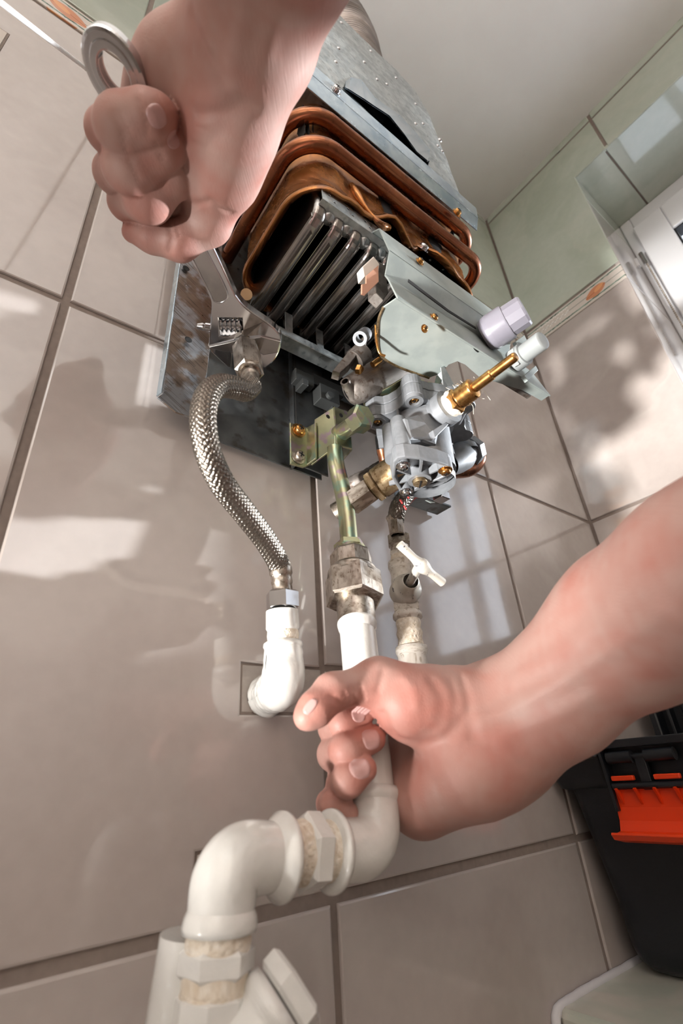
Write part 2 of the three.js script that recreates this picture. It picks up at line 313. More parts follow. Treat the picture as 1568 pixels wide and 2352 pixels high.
const holeCut = (z0, z1, y0, y1) => {                             // a tile minus the window opening
  if (z1 <= WZ0 || z0 >= WZ1 || y1 <= WY0 || y0 >= WY1) return [rect(z0, z1, y0, y1)];
  const a = Math.max(z0, WZ0), b = Math.min(z1, WZ1), c = Math.max(y0, WY0), d = Math.min(y1, WY1), out = [];
  const left = a > z0 + 0.004, right = b < z1 - 0.004, low = c > y0 + 0.004, up = d < y1 - 0.004;
  if (!left && !right && !low && !up) return [];
  if (left && up && !right && !low) return [[[z0 + G, y0 + G], [a - 0.0005, y0 + G], [a - 0.0005, d + 0.0005], [z1 - G, d + 0.0005], [z1 - G, y1 - G], [z0 + G, y1 - G]]];
  if (left && low && !right && !up) return [[[z0 + G, y0 + G], [z1 - G, y0 + G], [z1 - G, c - 0.0005], [a - 0.0005, c - 0.0005], [a - 0.0005, y1 - G], [z0 + G, y1 - G]]];
  if (left) return [[[z0 + G, y0 + G], [a - 0.0005, y0 + G], [a - 0.0005, y1 - G], [z0 + G, y1 - G]]];
  if (right && !low && !up) return [[[b + 0.0005, y0 + G], [z1 - G, y0 + G], [z1 - G, y1 - G], [b + 0.0005, y1 - G]]];
  if (up) return [[[z0 + G, d + 0.0005], [z1 - G, d + 0.0005], [z1 - G, y1 - G], [z0 + G, y1 - G]]];
  return [[[z0 + G, y0 + G], [z1 - G, y0 + G], [z1 - G, c - 0.0005], [z0 + G, c - 0.0005]]];
};
for (let i = 0; i + 1 < RZ.length; i++) {
  for (let j = 0; j + 1 < RY.length; j++) { if (j < 1) continue; for (const p of holeCut(RZ[i], RZ[i + 1], RY[j], RY[j + 1])) tileRight(p, M.beige[(i + j) % 3]); }
  for (const p of holeCut(RZ[i], RZ[i + 1], BAND1 - 0.004, STRIP)) tileRight(p, M.green[i % 2]);
  tileRight(rect(RZ[i], RZ[i + 1], STRIP, CEIL + 0.01), M.green[(i + 1) % 2]);
}
{ const zb = WZ0 - 0.0005, w0 = rect(0, zb + G, BAND0 - 0.004, BAND1 - 0.004); tileRight(w0.map(([a, b]) => [a, b]), borderMat(-0.03 / BW), 'border_tile').geometry.attributes.uv.needsUpdate = true;
  const g = wallRight.children.at(-1).geometry, p = g.attributes.position, uv = g.attributes.uv; for (let i = 0; i < p.count; i++) uv.setXY(i, 0.250 - p.getZ(i), p.getY(i) - BAND0 + 0.004); }
// reveals of the opening: tiled sides and soffit
const soffit = (z0, z1, m) => part(wallRight, 'soffit_tile', plate([[XW + 0.0015, z0 + 0.0016], [XF + 0.01, z0 + 0.0016], [XF + 0.01, z1 - 0.0016], [XW + 0.0015, z1 - 0.0016]], T, basis(V(1, 0, 0), V(0, 0, 1), V(0, -1, 0), V(0, WY1 + T, 0)), { bevel: 0.0012 }), m);
soffit(WZ0 - G, 0.266, M.green[0]); soffit(0.266, 0.562, M.green[1]); soffit(0.562, 0.858, M.green[0]); soffit(0.858, WZ1 + G, M.green[1]);
for (const [z, s] of [[WZ0, 1], [WZ1, -1]]) for (const [y0, y1, m] of [[WY0, H1, M.beige[0]], [H1, BAND0, M.beige[1]], [BAND0, 0.99, M.beige[2]], [0.99, WY1, M.green[1]]])
  part(wallRight, 'reveal_tile', plate([[XW + 0.0015, y0 + G * 0.5], [XF + 0.01, y0 + G * 0.5], [XF + 0.01, y1 - G * 0.5], [XW + 0.0015, y1 - G * 0.5]], T, basis(V(1, 0, 0), V(0, s, 0), V(0, 0, s), V(0, s > 0 ? 0 : 2 * (y0 + y1) / 2, z - s * T)), { bevel: 0.0012 }), m);
part(wallRight, 'window_sill', box(XW - 0.012, XF + 0.01, WY0 - 0.012, WY0, WZ0, WZ1, 0.003), M.pvc);
// ceiling, hidden walls and floor
structure('ceiling', box(XL - 0.2, XW + 0.45, CEIL, CEIL + 0.2, -0.002, ZF + 0.2, 0), M.ceiling);
structure('wall_left', box(XL - 0.2, XL, FLOOR, CEIL, -0.002, ZF + 0.2, 0), M.plaster);
structure('wall_front', box(XL, XW + 0.002, FLOOR, CEIL, ZF, ZF + 0.2, 0), M.plaster);
structure('floor', box(XL - 0.2, XW + 0.45, FLOOR - 0.2, FLOOR, -0.002, ZF + 0.2, 0), M.floor);

// window: fixed frame, opening sash with glazing bars, panes, gaskets
const win = new THREE.Group(); win.name = 'window_1'; scene.add(win); tag(win, null, null, null, 'structure');
const ringFrame = (z0, z1, y0, y1, w, wt, x0, x1, r) => join([box(x0, x1, y0, y1, z0, z0 + w, r), box(x0, x1, y0, y1, z1 - w, z1, r), box(x0, x1, y1 - wt, y1, z0 + w, z1 - w, r), box(x0, x1, y0, y0 + w, z0 + w, z1 - w, r)]);
part(win, 'window_frame', ringFrame(WZ0, WZ1, WY0, WY1, 0.022, 0.05, XF, XF + 0.06, 0.003), M.pvc);
const SZ = [[WZ0 + 0.02, 0.626], [0.626, WZ1 - 0.02]], SY0 = WY0 + 0.02, SY1 = WY1 - 0.045;
for (const [a, b] of SZ) {
  const sash = part(win, 'sash', ringFrame(a, b, SY0, SY1, 0.058, 0.075, XF - 0.014, XF + 0.04, 0.004), M.pvc);
  const g0 = a + 0.058, g1 = b - 0.058, y0 = SY0 + 0.058, y1 = SY1 - 0.075;
  part(sash, 'gasket', ringFrame(g0 - 0.001, g1 + 0.001, y0 - 0.001, y1 + 0.001, 0.004, 0.004, XF - 0.008, XF + 0.02, 0), M.gasket);
  const zm = g0 + (g1 - g0) * 0.42, ym = [y0 + (y1 - y0) * 0.27, y0 + (y1 - y0) * 0.63];
  part(sash, 'glazing_bar', box(XF + 0.002, XF + 0.03, y0, y1, zm - 0.013, zm + 0.013, 0.003), M.pvc);
  for (const y of ym) part(sash, 'glazing_bar', box(XF + 0.004, XF + 0.028, y - 0.012, y + 0.012, g0, g1, 0.003), M.pvc);
  part(sash, 'pane', box(XF + 0.014, XF + 0.018, y0, y1, g0, g1, 0), M.glass);
}

// ------------------------------------------------------------------ the gas water heater with its cover off
const heater = thing('water_heater', 'opened gas water heater with copper coil, burner bars and grey valve on the tiled wall', 'water heater', V(0.246, 0.45, 0));
function screw(parent, at, dir, r, mat, hint, name = 'screw') {
  const d = dir.clone().normalize();
  const s = part(parent, name, join([turned(at, d, [[r * 1.7, 0], [r * 1.7, r * 0.25], [r * 1.1, r * 0.3]], 20), lathe(at, d, [[r * 1.2, r * 0.3], [r * 1.2, r * 0.85], [r * 1.0, r * 1.15], [r * 0.6, r * 1.32], [0, r * 1.38]], 20)]), mat);
  const f = frame(at, d, hint || V(0.3, 1, 0.2));
  const c = join([new THREE.BoxGeometry(r * 1.3, r * 0.5, r * 0.28), new THREE.BoxGeometry(r * 0.28, r * 0.5, r * 1.3)]).translate(0, r * 1.17, 0).applyMatrix4(f);
  part(s, 'cross_slot', c, M.black);
  return s;
}
// -- back plate: folded sheet on the wall
{
  const bp = part(heater, 'back_plate', join([
    plate([[0.112, 0.256], [0.238, 0.250], [0.238, 0.87], [0.112, 0.87]], 0.0016, V4(0.006)),
    plate([[0.205, 0.252], [0.240, 0.250], [0.240, 0.87], [0.205, 0.87]], 0.0016, V4(0.014)),
    plate([[0.332, 0.255], [0.40, 0.262], [0.405, 0.87], [0.332, 0.87]], 0.0016, V4(0.008)),
    plate([[0.205, 0.36], [0.36, 0.36], [0.36, 0.87], [0.205, 0.87]], 0.0016, V4(0.010)),
    box(0.2035, 0.2055, 0.252, 0.87, 0.005, 0.0155, 0),
  ]), M.plateDark);
  const fl = part(heater, 'side_flange', sheet([Z(372, 905, 0.018), Z(362, 912, 0.02), Z(405, 945, 0.02), Z(436, 958, 0.018), Z(446, 1004, 0.01), Z(452, 1000, 0.012), Z(520, 500, 0.02), Z(500, 420, 0.02), Z(432, 420, 0.02)], 0.0016, V(0, 0, 1)), M.plateWorn);
  part(fl, 'flange_lip', sheet([Z(362, 912, 0.021), Z(372, 902, 0.03), Z(440, 430, 0.03), Z(431, 430, 0.021)], 0.0014, V(-1, 0, 0)), M.galvBlueSheen);
  for (const [x, y] of [[427, 617], [432, 781]]) part(fl, 'hole', lathe(Z(x, y, 0.0222), V(0, 0, 1), [[0.0028, 0], [0.0032, 0.0006], [0.0018, 0.0003], [0, 0.0002]], 18), M.black);
  part(heater, 'side_flange', sheet([Z(955, 1140, 0.02), Z(985, 1158, 0.02), Z(1013, 1158, 0.02), Z(1018, 1145, 0.024), Z(1004, 1090, 0.024), Z(975, 1100, 0.02)], 0.0016, V(0, 0, 1)), M.paintGrey);
  part(heater, 'bottom_lip', box(0.332, 0.402, 0.256, 0.2585, 0.004, 0.026, 0.0006), M.plateDark);
}
function V4(z) { return new THREE.Matrix4().makeTranslation(0, 0, z); }
// -- heat exchanger: rounded copper box, open below
const BX0 = 0.134, BX1 = 0.358, BZ0 = 0.022, BZ1 = 0.152;
function ringPts(off, r, y, n = 14) {                             // rounded rectangle, corners r, grown by off
  const out = [], x0 = BX0 - off, x1 = BX1 + off, z0 = BZ0 - Math.min(off, 0.008), z1 = BZ1 + off;
  for (const [cx, cz, a0] of [[x1 - r, z1 - r, 0], [x0 + r, z1 - r, 1], [x0 + r, z0 + r, 2], [x1 - r, z0 + r, 3]]) for (let k = 0; k <= n; k++) { const a = (a0 + k / n) * Math.PI / 2; out.push(V(cx + r * Math.cos(a), y, cz + r * Math.sin(a))); }
  const fine = [];
  for (let i = 0; i < out.length; i++) { const a = out[i], b = out[(i + 1) % out.length], m = Math.max(1, Math.round(a.distanceTo(b) / 0.008)); for (let k = 0; k < m; k++) fine.push(a.clone().lerp(b, k / m)); }
  return fine;
}
function loft(rows, shade) {
  const pos = [], uv = [], idx = [], n = rows[0].length;
  rows.forEach((r, i) => { let s = 0; for (let j = 0; j <= n; j++) { const p = r[j % n]; if (j) s += p.distanceTo(r[j - 1]); pos.push(p.x, p.y, p.z); uv.push(s, i && rows[i][0].y || r[0].y); } });
  for (let i = 0; i + 1 < rows.length; i++) for (let j = 0; j < n; j++) { const a = i * (n + 1) + j, b = a + n + 1; idx.push(a, a + 1, b, b, a + 1, b + 1); }
  const g = new THREE.BufferGeometry(); g.setAttribute('position', new THREE.Float32BufferAttribute(pos, 3)); g.setAttribute('uv', new THREE.Float32BufferAttribute(uv, 2)); g.setIndex(idx); g.computeVertexNormals();
  return g;
}
{
  const prof = [[0.0035, 0.428], [0.0045, 0.430], [0.004, 0.434], [0.001, 0.438], [0, 0.455], [-0.0005, 0.468], [-0.0015, 0.476], [-0.002, 0.484], [-0.001, 0.494], [0.001, 0.500], [0.001, 0.522], [-0.001, 0.528], [-0.002, 0.536], [-0.001, 0.544], [0.001, 0.552], [0.001, 0.60]];
  const dent = (p, y) => { const front = p.z > BZ1 - 0.02 ? 1 : 0, q = noise(p.x * 60 + 3, y * 70, 64, 7) - 0.5; const sag = front * (y < 0.47 ? sm(0.47, 0.43, y) : 0) * Math.sin(Math.max(0, Math.min(1, (p.x - 0.17) / 0.19)) * Math.PI); p.z += q * 0.004; p.x += q * 0.002; p.y += sag * (0.014 + 0.008 * Math.sin(p.x * 120)); p.z += sag * 0.006 * Math.sin(p.x * 90); return p; };
  const rows = prof.map(([o, y]) => ringPts(0, 0.034, y).map((p, i) => { const c = V((BX0 + BX1) / 2, y, (BZ0 + BZ1) / 2), q = ringPts_(o, y, i); return dent(q, y); }));
  function ringPts_(o, y, i) { const base = ringPts_.c ??= ringPts(0, 0.034, 0); const q = base[(i + 1) % base.length], r = base[(i - 1 + base.length) % base.length]; const t = q.clone().sub(r).normalize(); const n = V(t.z, 0, -t.x); const c = V((BX0 + BX1) / 2, 0, (BZ0 + BZ1) / 2); if (n.dot(base[i].clone().sub(c)) < 0) n.negate(); const out = base[i].clone().addScaledVector(n, o); out.y = y; return out; }
  const hx = part(heater, 'heat_exchanger', loft(rows), M.copper);
  const inner = [[-0.004, 0.60], [-0.004, 0.436], [-0.001, 0.431], [0.002, 0.4278]].map(([o, y]) => rows[0].map((_, i) => dent(ringPts_(o, y, i), y)));
  part(hx, 'combustion_chamber', loft([inner[0], inner[1]]), M.sootAndShade);
  part(hx, 'rim', loft([inner[1], inner[2], inner[3], rows[0]]), M.copper);
  const fins = []; for (let k = 0; k < 44; k++) fins.push(box(BX0 + 0.006 + k * 0.00485, BX0 + 0.0066 + k * 0.00485, 0.515, 0.56, BZ0 + 0.006, BZ1 - 0.006, 0));
  tag(part(hx, 'fin_pack', join(fins), M.sootAndShade), null, null, null, 'stuff');
  part(hx, 'top_sheet', box(BX0 + 0.004, BX1 - 0.004, 0.558, 0.56, BZ0 + 0.004, BZ1 - 0.004, 0), M.sootAndShade);
  // pressed ridge across the front band and its bright solder patch
  part(hx, 'pressed_ridge', tube(new THREE.CatmullRomCurve3([Z(806, 425, 0.1505), Z(836, 472, 0.153), Z(872, 514, 0.155), Z(892, 524, 0.153)]), (t) => 0.0026 + 0.001 * Math.sin(t * 9), { seg: 60, around: 12 }), M.copper);
  // coil of water tube wound twice round the box
  const tubeR = 0.0068, o = 0.0068;
  const coil = (y, yEnd, r) => {
    const x0 = BX0 - o, x1 = BX1 + o + 0.002, z1 = BZ1 + o;
    const c = new Bent([V(x0, y, 0.012), V(x0, y, z1), V(x1, yEnd, z1), V(x1 - 0.002, yEnd - 0.012, 0.03)], [0.036, r]);
    return tube(c, tubeR, { seg: 150, around: 20, bump: (s, a) => 0.0003 * noise(s * 60, a, 64, 3) });
  };
  part(heater, 'water_tube', coil(0.487, 0.487, 0.022), M.copperTube);
  part(heater, 'water_tube', coil(0.538, 0.537, 0.024), M.copperTube);
}
// -- draught hood: folded strip, shield-shaped front with a slot, side walls, rivets, flue
{
  // the hood's front leans back: outline and slot are laid out on that plane
  const hn = V(0, 0.035, 1).normalize(), ho = V(0.246, 0.594, 0.1625), hm = basis(V(1, 0, 0), hn.clone().cross(V(1, 0, 0)), hn, ho);
  const onHood = (x, y) => { const d = ray(x, y), t = ho.clone().sub(EYE).dot(hn) / d.dot(hn), p = EYE.clone().addScaledVector(d, t).sub(ho); return [p.x, p.dot(hn.clone().cross(V(1, 0, 0)))]; };
  const edge = [[1040, 402], [1026, 372], [1010, 335], [985, 268], [955, 215], [905, 160], [869, 127]].map(([x, y]) => onHood(x, y));
  const right = [[0.112, -0.016], [0.112, edge[1][1] - 0.03], ...edge.slice(1)];
  hoodPts = [...right, ...right.slice().reverse().map(([x, y]) => [-x, y])];
  const slot = [[785, 204], [978, 391], [984, 372], [966, 362], [928, 311], [892, 269], [835, 230], [804, 203]].map(([x, y]) => onHood(x, y));
  const hood = part(heater, 'flue_hood', plate(hoodPts, 0.0014, hm, { holes: [slot], bevel: 0.0004 }), M.galv);
  const inset = hoodPts.map(([x, y]) => [x * 0.985, 0.2 + (y - 0.2) * 0.985]);
  part(hood, 'hood_side', plate(hoodPts, 0.125, hm.clone().multiply(V4(-0.125)), { holes: [inset.slice().reverse()], bevel: 0 }), M.galv);
  part(hood, 'hood_shade_sheet', box(0.14, 0.352, 0.60, 0.9, 0.07, 0.072, 0), M.sootAndShade);  // dark sheet added as the shade behind the slot
  const up = [[793, 190], [804, 180], [829, 186], [860, 227], [918, 268], [960, 314], [986, 347], [983, 371]], dn = [[791, 204], [800, 208], [835, 230], [860, 247], [893, 268], [926, 309], [956, 351], [981, 372]];
  const zl = (p) => 0.163 - 0.035 * (onHood(p[0], p[1])[1]);
  const lip = []; up.forEach((p, i) => { if (i) { const a = Z(...up[i - 1], zl(up[i - 1])), b = Z(...p, zl(p)), c = Z(...dn[i], zl(p) + 0.009), d = Z(...dn[i - 1], zl(up[i - 1]) + 0.009); const g = new THREE.BufferGeometry(); g.setAttribute('position', new THREE.Float32BufferAttribute([a, b, c, a, c, d].flatMap((q) => [q.x, q.y, q.z]), 3)); g.setAttribute('uv', new THREE.Float32BufferAttribute([0, 0, 1, 0, 1, 1, 0, 0, 1, 1, 0, 1].map((k) => k * 0.01), 2)); g.computeVertexNormals(); lip.push(g); const g2 = g.clone(); g2.translate(0, 0.001, 0.001); lip.push(g2); } });
  part(hood, 'slot_lip', join(lip), M.galvBlueSheen);
  for (const [x, y] of [[630, 80], [720, 130], [628, 160], [880, 285], [705, 270], [690, 345], [575, 330], [845, 345], [915, 440], [968, 465], [1018, 430], [1125, 573], [1125, 680], [1165, 680], [1258, 765], [1245, 800], [1270, 830], [1335, 1045]])
    part(hood, 'rivet', lathe(Z(480 + x / 2.376, y / 2.376, zl([480 + x / 2.376, y / 2.376])), hn, [[0.0034, 0], [0.0028, 0.0012], [0.0018, 0.0022], [0, 0.0026]], 14), M.chrome);
  const strip = part(heater, 'hood_strip', join([sheet([V(0.125, 0.547, 0.1645), V(0.366, 0.547, 0.1645), V(0.366, 0.562, 0.170), V(0.125, 0.562, 0.170)], 0.0014, V(0, -0.3, 1), { bevel: 0.0004 }), sheet([V(0.125, 0.562, 0.170), V(0.366, 0.562, 0.170), V(0.366, 0.580, 0.172), V(0.125, 0.580, 0.172)], 0.0014, V(0, -0.3, 1), { bevel: 0.0004 }), box(0.125, 0.366, 0.579, 0.581, 0.158, 0.172, 0.0006)]), M.galvBlueSheen);
  screw(strip, Z(1048, 490, 0.171), V(0, 0, 1), 0.0035, M.brass);
  screw(strip, V(0.16, 0.57, 0.1715), V(0, 0, 1), 0.0035, M.chrome);
  // corrugated aluminium flue rising into a bend
  const fc = new Bent([V(0.272, 0.8, 0.085), V(0.272, 1.12, 0.085), V(-0.1, 1.12, 0.085)], 0.10);
  part(heater, 'flue_pipe', tube(fc, 0.06, { seg: 420, around: 56, cap: false, bump: (s) => 0.0022 * Math.sin(s * 2 * Math.PI / 0.0075) }), M.flue);
}
var hoodPts;
// -- burner: row of steel bars between two rails
{
  const y0 = 0.403, barX = (k) => 0.1535 + k * 0.0192;
  const prof = new THREE.Shape(); { const a = 0.024, b = 0.146, c = 0.404, d = 0.458, r = 0.018; prof.moveTo(a + 0.006, c); prof.lineTo(b - r, c); prof.quadraticCurveTo(b, c, b, c + r); prof.lineTo(b, d); prof.lineTo(a, d); prof.lineTo(a, c + 0.006); prof.quadraticCurveTo(a, c, a + 0.006, c); }
  const barG = plate(prof, 0.0122, basis(V(0, 0, 1), V(0, 1, 0), V(-1, 0, 0), V(0.0061, 0, 0)), { bevel: 0.0045, bs: 6 });
  const seamG = join([box(-0.0005, 0.0005, 0.400, 0.408, 0.03, 0.128, 0), box(-0.0065, -0.0052, 0.407, 0.412, 0.03, 0.138, 0.0004), box(0.0052, 0.0065, 0.407, 0.412, 0.03, 0.138, 0.0004)]);
  const spike = new THREE.ConeGeometry(0.0035, 0.026, 4).translate(0, 0.466, 0.146);
  for (let k = 0; k < 10; k++) { const b = part(heater, 'burner_bar', barG.clone().translate(barX(k), 0, 0), M.steel); part(b, 'seam', seamG.clone().translate(barX(k), 0, 0), M.steel); part(b, 'flame_tip', spike.clone().translate(barX(k), 0, -0.002), M.steel); }
  const holes = []; for (let k = 0; k < 11; k++) { holes.push([0.158 + k * 0.0096 * 2, 0.4275, 0.0014], [0.163 + k * 0.0192, 0.4225, 0.0012]); }
  const rail = part(heater, 'burner_rail', join([plate([[0.150, 0.4165], [0.352, 0.4165], [0.352, 0.4325], [0.150, 0.4325]], 0.0012, V4(0.1495), { holes, bevel: 0.0003 }), box(0.150, 0.352, 0.4155, 0.4168, 0.136, 0.1507, 0.0003)]), M.galv);
  const scallop = []; for (let k = 0; k < 10; k++) scallop.push(lathe(V(barX(k) + 0.0096, 0.4155, 0.14), V(0, -1, 0), [[0.0055, 0], [0.005, 0.003], [0, 0.0045]], 14)); part(rail, 'scallop', join(scallop), M.galv);
  const rear = part(heater, 'burner_rail', join([box(0.150, 0.345, 0.3665, 0.368, 0.034, 0.05, 0.0004), box(0.150, 0.345, 0.367, 0.3745, 0.0492, 0.0505, 0.0004), ...[0, 1, 2, 3, 4].map((k) => box(0.175 + k * 0.036, 0.183 + k * 0.036, 0.3745, 0.40, 0.048, 0.0495, 0.0003))]), M.galv);
  part(rear, 'cross_member', box(0.15, 0.345, 0.383, 0.401, 0.022, 0.03, 0.001), M.castDark);
  part(rear, 'fixing_sleeve', rod(Z(562, 690, 0.03), Z(566, 676, 0.045), 0.0055, 16), M.brassDull);
  // frame leg and injector block between rear rail and valve
  part(heater, 'injector_block', join([sheet([Z(760, 870, 0.06), Z(790, 845, 0.06), Z(832, 790, 0.08), Z(838, 800, 0.08), Z(795, 870, 0.06), Z(775, 880, 0.06)], 0.012, V(0, 0, 1)), rod(Z(812, 830, 0.075), Z(834, 812, 0.08), 0.011, 20)]), M.castDark);
  part(heater, 'pilot_tube', join([turned(Z(826, 778, 0.112), Z(842, 764, 0.10).sub(Z(826, 778, 0.112)), [[0.0035, 0.0], [0.0062, 0], [0.0062, 0.03]], 20)]), M.castGrey);
}
// -- front plate: pressed channel with screws, knobs, a deep flange below
{
  const P = [[0.4195, 0.148], [0.412, 0.158], [0.374, 0.1645], [0.354, 0.1555], [0.346, 0.158], [0.317, 0.164]];
  const strip = (i0, i1, x0, x1, xr) => { const out = []; for (let i = i0; i < i1; i++) { const [ya, za] = P[i], [yb, zb] = P[i + 1]; const dz = zb - za, dy = yb - ya, l = Math.hypot(dz, dy), ny = -dz / l * 0.0007, nz = dy / l * -0.0007; const g = sheet([V(x0, ya, za), V(x1, ya, za), V(x1 + (xr || 0), yb, zb), V(x0, yb, zb)], 0.0014, V(0, 0, 1), { bevel: 0.0003 }); out.push(g); } return out; };
  const fp = part(heater, 'front_plate', join([...strip(0, 3, 0.2035, 0.366), ...strip(3, 4, 0.2035, 0.40), ...strip(4, 5, 0.2035, 0.402, 0.007)]), M.paintGrey);
  part(fp, 'slot', sheet([Z(937, 642, 0.1635), Z(980, 672, 0.1635), Z(1030, 712, 0.162), Z(1090, 752, 0.160), Z(1092, 757, 0.160), Z(1028, 716, 0.162), Z(976, 676, 0.1635), Z(936, 648, 0.1635)], 0.0006, V(0, 0, 1), { bevel: 0 }), M.black);
  part(fp, 'hole', lathe(Z(1092, 803, 0.163), V(0, 0.15, 1), [[0.0034, 0], [0.0034, 0.0005], [0, 0.0006]], 18), M.black);
  screw(fp, Z(963, 602, 0.164), V(0, 0.1, 1), 0.0026, M.brass); screw(fp, Z(995, 731, 0.1635), V(0, 0.1, 1), 0.0026, M.brass); screw(fp, Z(974, 755, 0.162), V(0, -0.5, 1), 0.002, M.brass);
  screw(fp, Z(970, 573, 0.152), V(0, 0.4, 1), 0.0042, M.chrome);
  const ux = [V(0.2035, 0.318, 0.1635), ...[[880, 706], [870, 730], [868, 752], [874, 815], [905, 838], [985, 868], [1012, 858], [1030, 838], [1050, 830], [1068, 838], [1100, 866], [1200, 897]].map(([x, y]) => Y(x, y, 0.318)), V(0.409, 0.318, 0.155), V(0.409, 0.318, 0.1635)];
  part(fp, 'bottom_flange', sheet(ux, 0.0014, V(0, 1, 0), { bevel: 0.0003 }), M.paintGrey);
  part(fp, 'flange_edge', tube(new THREE.CatmullRomCurve3(ux.slice(1, 7)), 0.0012, { seg: 40, around: 8 }), M.brassDull);
  part(fp, 'notch_tab', join([sheet([Y(1010, 845, 0.316), Y(1022, 838, 0.318), Y(1052, 905, 0.30), Y(1020, 886, 0.30)], 0.001, V(0, -1, 0)), sheet([Y(1002, 862, 0.318), Y(1018, 850, 0.318), Y(1014, 880, 0.312), Y(996, 885, 0.312)], 0.001, V(0, -1, 0))]), M.galv);
  part(fp, 'gasket_strip', box(0.22, 0.395, 0.3185, 0.3225, 0.148, 0.153, 0.001), M.castDark);
  const k1 = Z(1122, 768, 0.165), k1e = Z(1206, 712, 0.2), kd = k1e.clone().sub(k1).normalize(), kl = k1.distanceTo(k1e);
  const knob = part(heater, 'control_knob', join([turned(k1, kd, [[0.014, -0.004], [0.0163, 0], [0.0168, 0.004]], 40), lathe(k1, kd, [[0.0168, 0.004], [0.0166, kl * 0.5], [0.0160, kl * 0.54]], 40), turned(k1, kd, [[0.016, kl * 0.54], [0.0148, kl * 0.55]], 40)]), M.plasticGrey);
  part(knob, 'grip', join([prism(k1, kd, [[0.0150, kl * 0.55], [0.0146, kl * 0.96], [0.0136, kl], [0, kl * 1.01]], 12, V(0, 1, 0))]), M.plasticGrey);
  const k2 = Z(1180, 830, 0.166), k2e = Z(1243, 783, 0.197), k2d = k2e.clone().sub(k2).normalize(), l2 = k2.distanceTo(k2e);
  const kn2 = part(heater, 'control_knob', join([turned(k2, k2d, [[0.011, 0], [0.011, l2 * 0.4], [0.0088, l2 * 0.41]], 32), lathe(k2, k2d, [[0.0088, l2 * 0.41], [0.0088, l2], [0.0082, l2 * 1.05], [0.005, l2 * 1.07], [0, l2 * 1.075]], 32)]), M.plasticGrey2);
  part(kn2, 'catch', sheet([Z(1178, 800, 0.175), Z(1220, 790, 0.175), Z(1224, 808, 0.175), Z(1190, 838, 0.172), Z(1180, 826, 0.172)], 0.006, V(0, 0, -1)), M.plasticGrey2);
  part(kn2, 'square_clip', join([sheet([Z(1195, 868, 0.166), Z(1222, 845, 0.166), Z(1228, 856, 0.166), Z(1204, 880, 0.166)], 0.004, V(0, 0, 1)), sheet([Z(1176, 790, 0.167), Z(1196, 775, 0.167), Z(1204, 790, 0.167), Z(1184, 806, 0.167)], 0.004, V(0, 0, 1))]), M.paintGrey);
  const cb = part(heater, 'electrode_block', sheet([Z(832, 612, 0.150), Z(858, 588, 0.150), Z(872, 606, 0.150), Z(868, 640, 0.150), Z(836, 636, 0.150)], 0.008, V(0, 0, -1), { bevel: 0.001 }), M.ceramic);
  part(cb, 'copper_tab', join([sheet([Z(838, 636, 0.153), Z(866, 612, 0.153), Z(867, 650, 0.153), Z(836, 680, 0.153), Z(828, 678, 0.153), Z(828, 656, 0.153), Z(838, 654, 0.153)], 0.0015, V(0, 0, 1), { bevel: 0.0004 })]), M.pinkCopper);
  part(cb, 'holder', sheet([Z(858, 590, 0.146), Z(884, 610, 0.146), Z(893, 672, 0.146), Z(880, 690, 0.146), Z(862, 672, 0.146)], 0.01, V(0, 0, -1), { bevel: 0.001 }), M.castDark);
}

